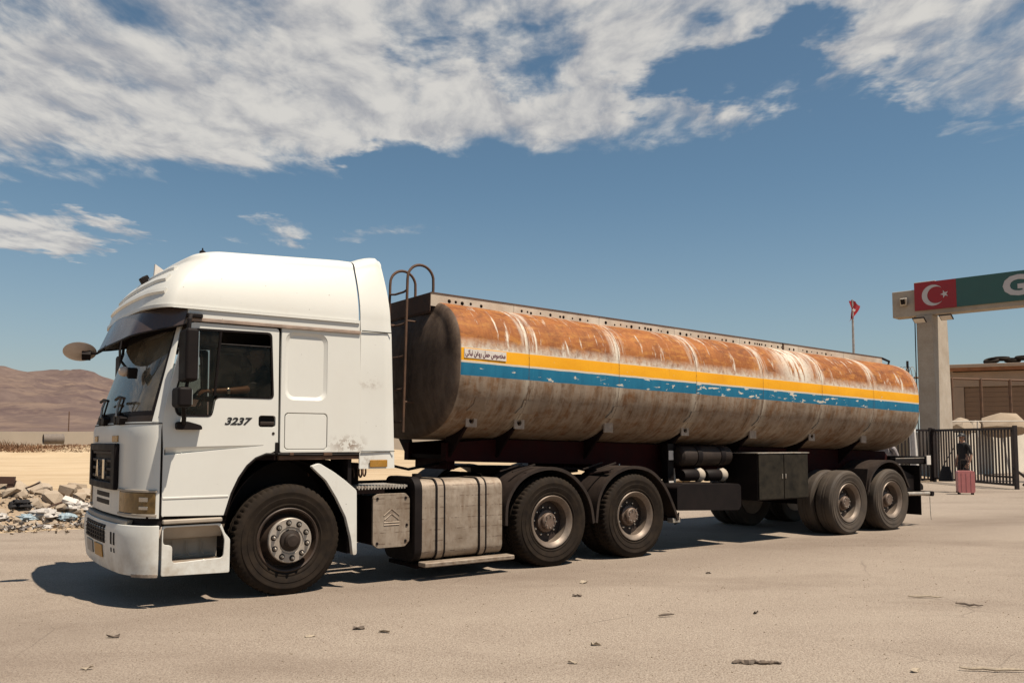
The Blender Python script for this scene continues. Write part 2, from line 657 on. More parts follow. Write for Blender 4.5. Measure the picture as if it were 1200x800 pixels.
def m_asphalt(t):
    co = t.coord()
    big = t.noise(co, .16, 6, .6)
    mid = t.noise(co, 1.3, 6, .62)
    fine = t.noise(co, 60, 4, .75)
    stone = t.voro(co, 70)
    vor2 = t.voro(co, 26)
    base = t.mix(t.ramp(big, .32, .68), (.225, .168, .130), (.310, .245, .196))
    base = t.mix(t.ramp(mid, .35, .75, 0, .5), base, (.36, .292, .232))
    base = t.mix(t.ramp(fine, .34, .70, 0, .85), base, (.52, .445, .365))
    base = t.mix(t.ramp(stone, .12, .40, .75, 0), base, (.095, .068, .052))
    base = t.mix(t.ramp(vor2, .10, .20, .35, 0), base, (.50, .45, .38))
    stain = t.noise(t.mapv(co, (.45, 1.1, 1), (0, 0, 0), (0, 0, R(-35.47))), .55, 6, .65, .3)
    base = t.mix(t.ramp(stain, .50, .72, 0, .45), base, (.165, .118, .090))
    pale = t.noise(t.mapv(co, (.5, 1.4, 1), (4, 7, 0), (0, 0, R(-35.47))), .8, 6, .7, .3)
    base = t.mix(t.ramp(pale, .54, .74, 0, .45), base, (.44, .37, .30))
    # two darker wheel paths along the driving line
    xx, yy, _ = t.sep(t.mapv(co, (1, 1, 1), (0, 0, 0), (0, 0, R(-35.47))))
    wob = t.math('ADD', yy, t.math('MULTIPLY', t.math('SUBTRACT', t.noise(co, .25, 3), .5), 1.4))
    pth = t.math('MULTIPLY', t.band(wob, 6.9, 8.2, .8), t.ramp(mid, .2, .7, .4, 1))
    base = t.mix(t.math('MULTIPLY', pth, .5), base, (.14, .098, .075))
    cr = t.voro(t.mapv(t.mix(.12, co, t.noise(co, 1.5, 5, .6, 0, 1)), (1, 1, 0)), .55, 'DISTANCE_TO_EDGE')
    crack = t.math('MULTIPLY', t.ramp(cr, .001, .005, .40, 0), t.ramp(t.noise(co, .4, 2), .54, .64))
    base = t.mix(crack, base, (.10, .075, .06))
    h = t.math('ADD', fine, t.math('MULTIPLY', stone, .8))
    return {'base': base, 'rough': .92, 'spec': .2, 'bump': (h, .55, .012)}


def m_dirt(t):
    co = t.coord()
    big = t.noise(co, .05, 6, .6)
    mid = t.noise(t.mapv(co, (1, 1, 1)), .5, 7, .65)
    fine = t.noise(co, 14, 5, .7)
    trk = t.noise(t.mapv(co, (.35, 3.2, 1)), .22, 6, .65, .6)
    base = t.mix(t.ramp(big, .32, .68), (.46, .335, .205), (.62, .475, .31))
    base = t.mix(t.ramp(mid, .35, .75, 0, .6), base, (.66, .53, .37))
    base = t.mix(t.ramp(trk, .52, .68, 0, .65), base, (.34, .23, .135))
    base = t.mix(t.ramp(fine, .5, .78, 0, .4), base, (.33, .24, .15))
    return {'base': base, 'rough': .95, 'spec': .1, 'bump': (t.math('ADD', mid, t.math('MULTIPLY', fine, .3)), .5, .05)}


def m_hill(t):
    co = t.coord()
    n = t.noise(t.mapv(co, (1, 1, 2.2)), .0035, 8, .66, .5)
    n2 = t.noise(t.mapv(co, (1, .5, 3)), .012, 7, .7, .4)
    fl = t.noise(co, .03, 5, .7)
    base = t.mix(t.ramp(n, .35, .65), (.115, .082, .082), (.200, .148, .128))
    base = t.mix(t.ramp(n2, .48, .66, 0, .7), base, (.270, .195, .150))
    base = t.mix(t.ramp(fl, .5, .75, 0, .45), base, (.085, .058, .056))
    return {'base': base, 'rough': 1, 'spec': 0}


def m_rubber(t):
    co = t.coord()
    n = t.noise(co, 9, 6, .65)
    ang = t.noise(t.mapv(co, (2, 2, 2)), 3, 4, .6)
    base = t.mix(t.ramp(n, .32, .7), (.012, .008, .006), (.026, .018, .012))
    base = t.mix(t.ramp(ang, .42, .75, 0, .5), base, (.050, .034, .022))
    return {'base': base, 'rough': t.ramp(n, .3, .7, .7, .9), 'spec': .15, 'bump': (n, .15, .004)}


def m_steel(t):
    co = t.coord()
    n = t.noise(co, 11, 6, .65)
    r = t.noise(co, 5, 6, .7)
    base = t.mix(t.ramp(n, .3, .7), (.40, .35, .29), (.62, .57, .50))
    base = t.mix(t.ramp(r, .50, .68, 0, .8), base, (.16, .085, .045))
    return {'base': base, 'rough': t.ramp(n, .3, .7, .38, .65), 'metal': t.ramp(r, .50, .66, .55, .1)}


def m_alu(t):
    co = t.coord()
    x, y, z = t.sep(co)
    n = t.noise(co, 6, 7, .68)
    s = t.noise(t.mapv(co, (5, 5, 1.2)), 3, 6, .7)
    ln = t.noise(t.mapv(co, (1.5, 1, 14)), 2.2, 5, .7)
    base = t.mix(t.ramp(n, .3, .72), (.27, .205, .150), (.46, .385, .31))
    base = t.mix(t.ramp(s, .50, .76, 0, .7), base, (.19, .115, .065))
    per = t.math('ABSOLUTE', t.math('SUBTRACT', t.math('FRACT', t.math('DIVIDE', t.math('ADD', z, t.math('MULTIPLY', t.math('SUBTRACT', n, .5), .03)), .118)), .5))
    scuff = t.math('MULTIPLY', t.ramp(per, .0, .07, 1, 0), t.ramp(t.noise(t.mapv(co, (7, 7, 2)), 2, 5, .7), .46, .58))
    base = t.mix(t.math('MULTIPLY', scuff, .8), base, (.09, .045, .028))
    base = t.mix(t.ramp(ln, .60, .70, 0, .6), base, (.10, .055, .035))
    return {'base': base, 'rough': t.ramp(n, .3, .7, .48, .72), 'metal': .30, 'spec': .4,
            'bump': (t.noise(co, 3, 3), .18, .03)}


def m_concrete(t):
    co = t.coord()
    n = t.noise(co, 1.2, 7, .65)
    f = t.noise(co, 18, 5, .7)
    base = t.mix(t.ramp(n, .3, .7), (.40, .33, .26), (.56, .49, .41))
    base = t.mix(t.ramp(f, .5, .8, 0, .45), base, (.27, .21, .16))
    return {'base': base, 'rough': .9, 'spec': .2, 'bump': (f, .3, .01)}


def m_rock(t):
    co = t.coord()
    rnd = t.add('ShaderNodeObjectInfo').outputs['Random']
    n = t.noise(co, 2.5, 7, .65)
    f = t.noise(co, 20, 5, .7)
    base = t.mix(rnd, (.40, .31, .225), (.56, .47, .37))
    base = t.mix(t.ramp(n, .35, .7, 0, .6), base, (.42, .34, .26))
    base = t.mix(t.ramp(f, .5, .8, 0, .5), base, (.28, .20, .14))
    return {'base': base, 'rough': .95, 'spec': .15, 'bump': (f, .5, .02)}


def glass(name, tint, rough=.03, refl=1.0, d0=0.0, d1=.16):
    def fn(t):
        tr = t.add('ShaderNodeBsdfTransparent')
        tr.inputs[0].default_value = (*tint, 1)
        gl = t.add('ShaderNodeBsdfGlossy')
        gl.inputs['Roughness'].default_value = rough
        lw = t.add('ShaderNodeFresnel')
        lw.inputs[0].default_value = 1.5
        dirt = t.ramp(t.noise(t.coord(), 4, 6, .7), .40, .75, d0, d1)  # pale film: dirt, plus windscreen reflections put in as diffuse colour
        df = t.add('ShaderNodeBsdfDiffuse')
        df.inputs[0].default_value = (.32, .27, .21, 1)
        mx = t.add('ShaderNodeMixShader')
        t.put(mx.inputs[0], t.math('MULTIPLY', lw.outputs[0], refl))
        t.l.new(tr.outputs[0], mx.inputs[1])
        t.l.new(gl.outputs[0], mx.inputs[2])
        m2 = t.add('ShaderNodeMixShader')
        t.put(m2.inputs[0], dirt)
        t.l.new(mx.outputs[0], m2.inputs[1])
        t.l.new(df.outputs[0], m2.inputs[2])
        return {'surface': m2.outputs[0]}
    return material(name, fn)


WHITE = material('white_paint', m_white)
TANK = material('tank_paint', m_tank)
ASPH = material('asphalt', m_asphalt)
DIRT = material('dirt', m_dirt)
HILL = material('hill', m_hill)
RUBBER = material('rubber', m_rubber)
STEEL = material('worn_steel', m_steel)
ALU = material('dirty_aluminium', m_alu)
CONC = material('concrete', m_concrete)
ROCK = material('rock', m_rock)
BLACK = simple('black_plastic', (.007, .004, .004), .65, 0, .3, 7, .18, (.035, .022, .017), 0, .18)
FRAME = simple('chassis_paint', (.010, .004, .004), .8, 0, .4, 5, .2, (.04, .024, .019), 0, .12)
MAROON = simple('maroon_frame', (.030, .004, .004), .8, 0, .35, 4, .2, (.045, .022, .018), 0, .12)
GREYPL = simple('grey_plastic', (.024, .016, .013), .65, 0, .3, 8, .45, (.075, .052, .038), .15, .25)
STEP = simple('step_plastic', (.44, .38, .31), .6, 0, .15, 4, .65, (.33, .25, .18), .1)
VISOR = simple('visor_plastic', (.075, .052, .045), .25, 0, .2, 3, .2, (.16, .12, .1))
RUSTY = simple('rusty_iron', (.10, .052, .032), .8, .1, .45, 9, .5, (.20, .10, .05), .2)
AMBER = simple('amber_lens', (.42, .20, .02), .25, 0, .2, 12, .4, (.25, .17, .09))
SKIN = simple('skin', (.36, .19, .12), .5, 0, .1, 20)
HAIR = simple('dark_hair', (.012, .009, .008), .6, 0, .3, 30)
CHROME = simple('chrome', (.60, .57, .53), .22, .9, .12, 10, .25, (.3, .24, .18))
PLATEY = simple('plate_yellow', (.55, .27, .03), .5, 0, .25, 26, .4, (.2, .12, .06))
PLATEW = simple('plate_grey', (.42, .37, .32), .5, 0, .3, 26, .4, (.2, .15, .1))
W_GLASS = glass('windscreen_glass', (.60, .74, .70), .03, 1.1, .18, .42)  # strong pale film stands in for reflections on the glass
D_GLASS = glass('door_glass', (.66, .64, .60), .02, .25, 0, .05)
DARKGL = glass('tinted_glass', (.05, .05, .05), .03, .6)
LAMP_GLASS = simple('headlamp_lens', (.15, .085, .022), .08, .2, .75, 7, .35, (.36, .26, .13))
MIRROR_REFL = simple('mirror_ground_reflection', (.62, .50, .41), .35, 0, .15, 8)  # tan stands in for the ground reflected in the mirror face
STICK = simple('white_sticker', (.74, .68, .62), .5, 0, .08, 10, .25)
INK = simple('dark_red_ink', (.12, .018, .045), .6, 0, .2, 10)
INKB = simple('black_ink', (.014, .012, .012), .45, 0, .2, 10)


def fbm(x, y, z=0.0, o=5):
    return mnoise.fractal(Vector((x, y, z)), .9, 2.1, o)


# ------------------------------------------------------------------ setting
TA = R(35.47)                       # heading of the road and the truck
TO = Vector((-2.143, 8.247, 0))     # front axle, near side, on the ground
CT, ST_ = math.cos(TA), math.sin(TA)


def t2w(x, y, z=0.0):
    return Vector((TO.x + CT * x - ST_ * y, TO.y + ST_ * x + CT * y, z))


g = MB()
S = 9000
g.grid(lambda u, v: (u, v, 0), [-S, -200, -40, 40, 200, S], [-S, -20, 40, 200, S])
tag(g.build('ground', DIRT), 'pale sandy bare ground stretching to the hills', 'ground', kind='structure')

# asphalt: a strip along the truck that opens to a yard at the gate; ragged edge
rd = MB()
edge_pts = []
for i in range(90):
    x = -70 + i * 1.5
    y = 8.0 + .35 * fbm(x * .35, 2.0) + .12 * fbm(x * 1.7, 5.0) + max(0, (x - 14)) * .35
    edge_pts.append((x, min(y, 24)))
edge_pts = edge_pts[:90]
poly = edge_pts + [(edge_pts[-1][0], -60), (-70, -60)]
tri = tessellate_polygon([[Vector((a, b, 0)) for a, b in poly]])
rd.add([t2w(a, b, .004) for a, b in poly], [tuple(x) for x in tri])
tag(rd.build('road', ASPH), 'dusty worn asphalt road with fine cracks', 'road', kind='structure')


def ridge_px(az):          # apparent ridge height (tan of elevation) by bearing in degrees
    pts = [(-60, .060), (-45, .071), (-31, .0765), (-28.5, .074), (-27, .0750), (-25, .067), (-20, .050), (-10, .033), (0, .020), (12, .010), (30, .004)]
    for (a, b), (c, d) in zip(pts, pts[1:]):
        if a <= az <= c:
            k = (az - a) / (c - a)
            return b + (d - b) * k
    return pts[0][1] if az < pts[0][0] else pts[-1][1]


hm = MB()


def hill_pt(az, k):
    d = 900 + 3300 * k
    rise = max(0.0, min(1.0, (k - .03) / .72))
    rise = rise ** 1.35
    if k > .75:
        rise *= 1 - (k - .75) * 1.2
    x, y = d * math.sin(R(az)), d * math.cos(R(az))
    gul = 1 - abs(fbm(x * .0016, y * .0010, 3.0, 4))
    gul2 = abs(fbm(x * .0052, y * .0030, 8.0, 5))
    h = ridge_px(az) * (900 + 3300 * .75) * rise * (.74 + .30 * gul - .26 * gul2 * (1 - rise * .55))
    return (x, y, h - 2 + 14 * rise * fbm(x * .009, y * .009, 1.0, 4))


hm.grid(hill_pt, lin(-62, 32, 240), lin(0, 1, 90))
tag(hm.build('hill', HILL, angle=180), 'bare reddish tan hills on the horizon', 'hill', kind='structure')

# ================================================================== TRUCK TRACTOR
# truck frame: x runs from the front axle to the rear, y from the near tyre face to the far side, z up
tractor = empty('truck_tractor', TO, TA)
tag(tractor, 'white high-roofed cab-over truck with dark visor, pulling the rusty tanker', 'truck')
WC = 1.22                           # centre line


def side(a, b, t):
    return (a, t, b)


def cabside(t_add=0.0):
    return lambda a, b, t: (a, t + t_add, b)


def far(o_mb):
    """mirror a builder to the far side"""
    m = MB()
    m.v = [(x, 2 * WC - y, z) for x, y, z in o_mb.v]
    m.f = [tuple(f)[::-1] for f in o_mb.f]
    return m


def both(name, mb, mat, parent, **kw):
    a = mb.build(name, mat, parent, **kw)
    b = far(mb).build(name, mat, parent, **kw)
    return a, b


# ---- door
door_out = rpoly([(-1.185, .80), (-1.185, 1.42), (-1.20, 1.66), (-1.155, 1.92), (-1.02, 2.48), (-.97, 2.57), (-.145, 2.57), (-.135, 1.40), (-.20, 1.37)], .03, 2) \
    + [(-.27, 1.355), (-.36, 1.315), (-.43, 1.25), (-.50, 1.14), (-.56, 1.0), (-.62, .82), (-.64, .80)]
win = rpoly([(-.955, 2.515), (-.215, 2.525), (-.185, 1.885), (-.735, 1.885), (-.765, 1.705), (-1.075, 1.705), (-1.115, 1.84)], .045, 4)
wedge = [(-1.175, 1.425), (-.28, 1.443), (-.28, 1.438), (-1.175, 1.358)]
hand_in = rrect(-.33, -.165, 1.615, 1.725, .025, 3)
d = MB().prism(door_out, side, 0.0, .05, [win, wedge, hand_in])
door_n, door_f = both('door', d, WHITE, tractor, bevel=.006)
for dr, fl in ((door_n, 0), (door_f, 1)):
    K = (lambda m: far(m)) if fl else (lambda m: m)
    K(MB().add([(-1.175, .001, 1.425), (-.28, .001, 1.443), (-.28, .006, 1.438), (-1.175, .045, 1.358)], [(0, 1, 2, 3)])
      .add([(-1.175, .045, 1.358), (-.28, .006, 1.438), (-.28, .0012, 1.4379), (-1.175, .0012, 1.3575)], [(0, 1, 2, 3)])).build('crease', WHITE, dr)
    # window seal, glass panes and divider
    seal = MB().prism(win, side, -.004, .02, [[((x + .645) * .965 - .645, (z - 2.12) * .955 + 2.12) for x, z in win]])
    K(seal).build('window_seal', BLACK, dr)
    qg = [(x, z) for x, z in win]
    quarter = rpoly([(-.955, 2.50), (-.705, 2.505), (-.745, 1.87), (-.775, 1.72), (-1.07, 1.72), (-1.105, 1.84)], .03, 3)
    K(MB().prism(quarter, side, .012, .016)).build('window_pane', D_GLASS, dr)
    K(MB().prism(rpoly([(-.71, 2.385), (-.215, 2.385), (-.20, 1.90), (-.735, 1.90)], .02, 2), side, .014, .018)).build('window_pane', D_GLASS, dr)
    K(MB().tube([(-.70, .008, 2.50), (-.745, .008, 1.90)], .012, 6).tube([(-.70, .008, 2.385), (-.21, .008, 2.385)], .007, 6)).build('window_divider', BLACK, dr)
    K(MB().prism(hand_in, side, .040, .044)).build('handle_recess', BLACK, dr)
    K(MB().box(-.315, -.18, -.008, .022, 1.637, 1.668)).build('handle', GREYPL, dr, bevel=.006)
    K(MB().lathe([(0, -.004), (.014, -.004), (.014, .002)], (-.185, 0, 1.555), 'y', 12)).build('key_lock', GREYPL, dr)
    K(MB().box(-1.18, -.60, -.006, .004, .965, .985)).build('ridge', WHITE, dr, bevel=.006)
    K(MB().box(-.165, -.135, -.010, .03, 1.36, 1.47)).build('hinge_block', BLACK, dr, bevel=.004)
t3 = text_mb('3237', .072, bold=.035, shear=.35, fit=.26)
letters('number_decal', t3, lambda a, b, t: (-.65 + a, -.0012 - t, 1.632 + b), INKB, door_n, .002)
# dark gap behind door edges
# ---- sleeper side panel with two pressed frames
slp_out = rpoly([(-.118, 1.37), (-.118, 2.60), (.715, 2.60), (.735, 1.37)], .02, 2)
hat_u = rrect(-.075, .355, 1.885, 2.545, .09, 5)
hat_l = rrect(-.075, .365, 1.40, 1.755, .035, 4)
sp_n, sp_f = both('sleeper_panel', MB().prism(slp_out, side, 0.0, .035, [hat_u, hat_l]), WHITE, tractor, bevel=.006)
for s_, fl in ((sp_n, 0), (sp_f, 1)):
    K = (lambda m: far(m)) if fl else (lambda m: m)
    inner = [((x - .14) * .86 + .14, (z - 2.215) * .91 + 2.215) for x, z in hat_u]
    hm_ = MB()
    n_ = len(hat_u)
    hm_.add([(x, .004, z) for x, z in hat_u] + [(x, .022, z) for x, z in inner], [(i, (i + 1) % n_, (i + 1) % n_ + n_, i + n_) for i in range(n_)])
    hm_.add([(x, .022, z) for x, z in inner], [tuple(range(n_))])
    K(hm_).build('pressed_panel', WHITE, s_)
    hl = [((x - .145) * .972 + .145, (z - 1.5775) * .966 + 1.5775) for x, z in hat_l]
    K(MB().prism(hl, side, .002, .03)).build('locker_hatch', WHITE, s_, bevel=.005)
    K(MB().prism(rrect(-.10, .40, 1.38, 1.78, .03, 2), side, .036, .04)).build('hatch_backing', BLACK, s_)
    K(MB().box(-.02, .02, -.012, .03, 1.345, 1.372)).build('sill_hinge', RUSTY, s_, bevel=.004)
    K(MB().box(.33, .42, -.01, .03, 1.34, 1.366)).build('sill_hinge', RUSTY, s_, bevel=.004)
# gutter: rusty rain channel over door and sleeper
both('rain_gutter', MB().box(-.97, .71, -.018, .05, 2.600, 2.612).box(-.97, .71, -.020, .004, 2.578, 2.603), simple('gutter_paint', (.36, .27, .215), .7, 0, .3, 9, .5, (.24, .15, .10), .2), tractor, bevel=.004)

# ---- roof: lofted high roof with fairing
def cabplan(z):
    """x of the front centre, bow, side inset, corner start (fraction) by height"""
    return None


def roof_section(z):
    # z from 2.72 to the shoulder; returns front x, side inset
    k = max(0.0, min(1.0, (z - 2.72) / .50))
    fx = -1.345 + .13 * k + .27 * k ** 2.6
    ins = .015 + .165 * k ** 2.0
    return fx, ins


ZS, TOP = 3.20, 3.30


def plan_pt(s, fx, ins, xe, bow=.10, cs=.62, p=2.2):
    """s in -1..1 across the front: point on a bowed, round-cornered plan; s=-1 near side at x=xe"""
    t = abs(s)
    hw = WC - ins
    if t > 1.0:
        return xe + (t - 1.0) * 1.0, WC + math.copysign(hw, s)
    # angle based sampling: first part front, last part corner
    if t < .5:
        w = t / .5 * cs
        x = fx + bow * w * w
    else:
        a = (t - .5) / .5 * math.pi / 2
        w = cs + (1 - cs) * math.sin(a)
        x0 = fx + bow * w * w
        x = x0 + (xe - fx - bow) * (1 - max(0.0, math.cos(a)) ** (2 / p * 1.1))
    y = WC + math.copysign(w * hw, s)
    return x, y


def roof_fn(u, v):
    # u: perimeter parameter -2..2 (|u|>1 runs along the side to the back), v: 0 at the lower edge .. 1 at the centre of the top
    if v < .72:
        k = v / .72
        z = 2.72 + (ZS - 2.72) * k
        fx, ins = roof_section(z)
        ck = .62 + .16 * k
    else:
        k = (v - .72) / .28
        fx, ins = roof_section(ZS)
        ck = .78
        if k < .5:
            an = k / .5 * math.pi / 2
            ins += .15 * (1 - math.cos(an))
            fx += .20 * (1 - math.cos(an))
            z = ZS + (TOP - ZS) * math.sin(an)
        else:
            q = (k - .5) / .5
            ins = ins + .15 + (WC - .002 - ins - .15) * q
            fx = fx + .20 + .75 * q
            z = TOP + .03 * math.sin(q * math.pi / 2)
    rear = .70
    xe = min(fx + .23, rear - .05)
    if abs(u) <= 1:
        x, y = plan_pt(u, fx, ins, xe, bow=.07, cs=ck)
    else:
        q = (abs(u) - 1)
        x = xe + (rear - xe) * q
        y = WC + math.copysign(WC - ins, u)
    z += .085 * max(0.0, min(1.0, (x + .95) / 1.5)) * min(1.0, v / .72) ** 2
    return (x, y, z)


us = [-2 + .1 * i for i in range(11)] + [-1 + i / 24 for i in range(1, 48)] + [1 + .1 * i for i in range(11)]
vs_ = [0, .06, .12, .2, .3, .4, .5, .6, .68, .72, .745, .77, .795, .82, .845, .86, .9, .95, 1.0]
rf = MB().grid(roof_fn, us, vs_)
roof = rf.build('roof', WHITE, tractor, angle=50)
rb = MB()
ring0 = [roof_fn(u, 0) for u in us]
# lower lip of the fairing, a shadowed groove line under it
lip = MB()
n_ = len(us)
a_ = [(x, y, z) for x, y, z in ring0]


def offs(p, d, dz):
    x, y, z = p
    vx, vy = x - .3, (y - WC)
    l = math.hypot(vx, vy * 1.0)
    return (x + vx / l * d * .6, y + math.copysign(d, vy) * min(1, abs(vy) * 1.2), z + dz)


b_ = [offs(p, .022, 0) for p in a_]
c_ = [offs(p, .022, -.028) for p in a_]
e_ = [offs(p, -.03, -.03) for p in a_]
lip.add(a_ + b_ + c_ + e_, [(k * n_ + i, k * n_ + i + 1, (k + 1) * n_ + i + 1, (k + 1) * n_ + i) for k in range(3) for i in range(n_ - 1)])
lip.build('fairing_lip', WHITE, roof)
# side wall strip between gutter and fairing
both('cant_rail', MB().box(-1.0, .71, .004, .04, 2.605, 2.705), WHITE, roof, bevel=.004)
# ribs pressed in the front of the fairing
for k, (v0, v1, s0, s1) in enumerate(((.16, .23, -.80, .80), (.36, .45, -.70, .70), (.55, .60, -.62, .62))):
    us2 = lin(s0, s1, 30)

    def outp(u, v, d=.016):
        p = Vector(roof_fn(u, v))
        q = Vector(roof_fn(u, v + .01)) - p
        w = Vector(roof_fn(u + .01, v)) - p
        nn = w.cross(q).normalized()
        if nn.x > 0:
            nn = -nn
        return p + nn * d
    MB().slab(lambda u, v: outp(u, v, .020 if abs(v - v0) > .001 else .003), lambda u, v: outp(u, v, -.01), us2, [v0, v0 + .02, v1 - .01, v1]).build('fairing_rib', WHITE, roof)
# marker lamps, horn and aerial foot on the roof
for s_u, v_ in ((.10, .62), (-.12, .50)):
    p = Vector(roof_fn(s_u, v_))
    MB().obox(p + Vector((-.01, 0, .025)), (.07, .07, .09), (0, -.5, 0)).build('marker_lamp', BLACK, roof, bevel=.01)
p = Vector(roof_fn(.02, .72))
MB().add([p + Vector(q) for q in ((-.06, -.02, -.04), (.12, -.02, .0), (-.05, -.02, .11), (-.06, .02, -.04), (.12, .02, .0), (-.05, .02, .11))],
         [(0, 1, 2), (3, 5, 4), (0, 3, 4, 1), (1, 4, 5, 2), (2, 5, 3, 0)]).build('horn', STICK, roof)
p = Vector(roof_fn(-.62, .83))
MB().lathe([(.03, -.01), (.03, .015), (.008, .03), (.006, .05)], p, 'z', 8).build('aerial', BLACK, roof)

# ---- rear hood: side deflectors joined over the roof
hood_sec = [(0.0, 1.20), (0.0, 1.285), (0.0, 1.37), (0.0, 1.8), (0.0, 2.2), (0.0, 2.6)]
for v in vs_:
    x_, y_, z_ = roof_fn(-2, v)
    hood_sec.append((y_, z_))
full = hood_sec + [(2 * WC - y, z) for y, z in hood_sec[::-1][1:]]


def hood_pt(i, q, inset=0.0):
    y, z = full[int(i)]
    k = max(0.0, min(1.0, (z - 2.9) / .4))
    k = k * k * (3 - 2 * k)
    lift = .075 * math.sin(min(1.0, q * 1.15) * math.pi / 2) * k
    if q > .9:
        lift -= .018 * k
    x1 = 1.13 - .036 * (z - 1.2) - .02 * k
    x = .722 + (x1 - .722) * q
    c = (WC - y) / WC
    out = -.006 + .010 * q * q + (.016 if q > .92 else 0)
    return (x, y + math.copysign(out + inset, c) * min(1, abs(c) * 3), z + lift - inset * k)


qs = [0, .04, .15, .3, .5, .7, .85, .93, 1.0]
hood = MB().slab(lambda i, q: hood_pt(i, q), lambda i, q: hood_pt(i, q, .03), list(range(len(full))), qs).build('side_deflector', WHITE, tractor, angle=50)
for fl in (0, 1):
    K = (lambda m: far(m)) if fl else (lambda m: m)
    K(MB().box(.735, 1.115, -.0105, .0, 1.372, 1.380)).build('seam', BLACK, hood)
    K(MB().box(.73, 1.07, -.0105, .0, 2.612, 2.620)).build('seam', BLACK, hood)
    K(MB().box(.83, 1.03, -.018, -.003, 1.215, 1.29)).build('reflector', AMBER, hood, bevel=.006)
MB().tube([(1.045, .35, 3.36), (1.06, .36, 3.33)], .02, 6).build('rear_lamp', BLACK, hood)

# ---- front: panel, windscreen, visor, grille, headlamps, bumper
def fplan(s, z, off=0.0):
    """front surface of the cab below the visor; s -1 (near door edge) .. 1"""
    fx = -1.455
    if z < 1.0:
        fx = -1.455 - .0 * (1.0 - z)
    if z > 1.60:
        fx = -1.455 + .31 * ((z - 1.60) / .95) ** 1.02
    xe = -1.206
    if z > 1.60:
        xe = -1.206 + .17 * ((z - 1.60) / .95)
    ins = 0.0 if z < 1.7 else .10 * ((z - 1.7) / .85)
    x, y = plan_pt(s, fx, ins, xe, bow=.075, cs=.66, p=2.0)
    if off:
        x2, y2 = plan_pt(s + .004, fx, ins, xe, bow=.075, cs=.66, p=2.0)
        tx, ty = x2 - x, y2 - y
        l = math.hypot(tx, ty) or 1
        x, y = x - ty / l * off, y + tx / l * off
    return (x, y, z)


SS = lin(-1, 1, 72)


def fpatch(s0, s1, z0, z1, o0, o1, ns=16, nz=6, flare=None):
    return MB().slab(lambda s, z: fplan(s, z, o1), lambda s, z: fplan(s, z, o0), lin(s0, s1, ns), lin(z0, z1, nz))


fpanel = fpatch(-1, 1, .80, 1.655, -.03, 0, 72, 12).build('front_panel', WHITE, tractor, angle=45)
fpatch(-1, 1, 1.635, 1.645, -.005, .003, 60, 1).build('panel_gap', BLACK, fpanel)
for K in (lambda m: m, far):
    K(MB().box(-1.23, -1.165, .014, .05, .80, 1.70)).build('door_gap_dark_strip', BLACK, tractor)  # black strip added behind the door gap so it looks dark
# scuttle and wipers
scut = fpatch(-.97, .97, 1.655, 1.725, -.04, -.004, 60, 2).build('scuttle', GREYPL, tractor)
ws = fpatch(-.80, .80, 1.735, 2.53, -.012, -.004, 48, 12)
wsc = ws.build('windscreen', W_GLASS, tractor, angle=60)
# black ceramic border of the windscreen
for s0, s1, z0, z1 in ((-.845, -.80, 1.72, 2.56), (.80, .845, 1.72, 2.56), (-.80, .80, 1.72, 1.755), (-.80, .80, 2.50, 2.56)):
    fpatch(s0, s1, z0, z1, -.014, -.001, 24 if s1 - s0 > .2 else 3, 12 if z1 - z0 > .2 else 2).build('rubber_seal', BLACK, wsc, angle=60)
for s0, s1 in ((-1.0, -.845), (.845, 1.0)):
    fpatch(s0, s1, 1.655, 2.60, -.03, 0.002, 6, 14).build('windscreen_pillar', WHITE, tractor, angle=50)
# header above the windscreen
fpatch(-.99, .99, 2.55, 2.72, -.03, -.002, 48, 2).build('header_panel', BLACK, tractor, angle=60)
for y_ in (.62, 1.30):
    b0 = fplan((y_ - WC) / WC * .75, 1.69, .02)
    b0 = Vector(b0)
    wp = MB()
    wp.lathe([(.055, -.03), (.06, 0), (.045, .03), (0, .035)], b0, 'x', 12)
    wp.obox(b0 + Vector((0, -.09, -.01)), (.07, .11, .07), (.3, 0, 0)).obox(b0 + Vector((0, .10, .0)), (.07, .09, .08), (-.3, 0, 0))
    w_ = wp.build('wiper', BLACK, tractor, bevel=.008)
    MB().tube([b0 + Vector((-.035, 0, .02)), b0 + Vector((-.02, .03, .12)), b0 + Vector((.01, .05, .20))], .013, 6).build('wiper_arm', STEEL, w_)
    MB().tube([b0 + Vector((.0, -.16, .185)), b0 + Vector((-.005, .05, .205)), b0 + Vector((.01, .30, .19))], .014, 6).tube(
        [b0 + Vector((0, -.16, .185)), b0 + Vector((-.02, -.05, .03))], .009, 5).build('wiper_blade', BLACK, w_)

# grille
gs0, gs1, gz0, gz1 = -.365, .365, 1.055, 1.435
gr = fpatch(gs0, gs1, gz0, gz1, -.02, .006, 24, 2).build('grille', BLACK, tractor, bevel=.006)
fw = .045
for s0, s1, z0, z1 in ((gs0 - .03, gs0 + .045, gz0 - .025, gz1 + .025), (gs1 - .045, gs1 + .03, gz0 - .025, gz1 + .025), (gs0, gs1, gz0 - .025, gz0 + .045), (gs0, gs1, gz1 - .045, gz1 + .025)):
    fpatch(s0, s1, z0, z1, .0, .045, 20 if s1 - s0 > .2 else 3, 2).build('grille_frame', BLACK, gr, bevel=.012)
for k in range(4):
    z = 1.125 + k * .078
    fpatch(gs0 + .05, gs1 - .05, z, z + .03, .0, .028, 20, 1).build('grille_bar', GREYPL, gr, bevel=.006)
# emblem on the grille: a narrow pointed letter and an upright block
def on_front(s, z, off):
    return Vector(fplan(s, z, off))


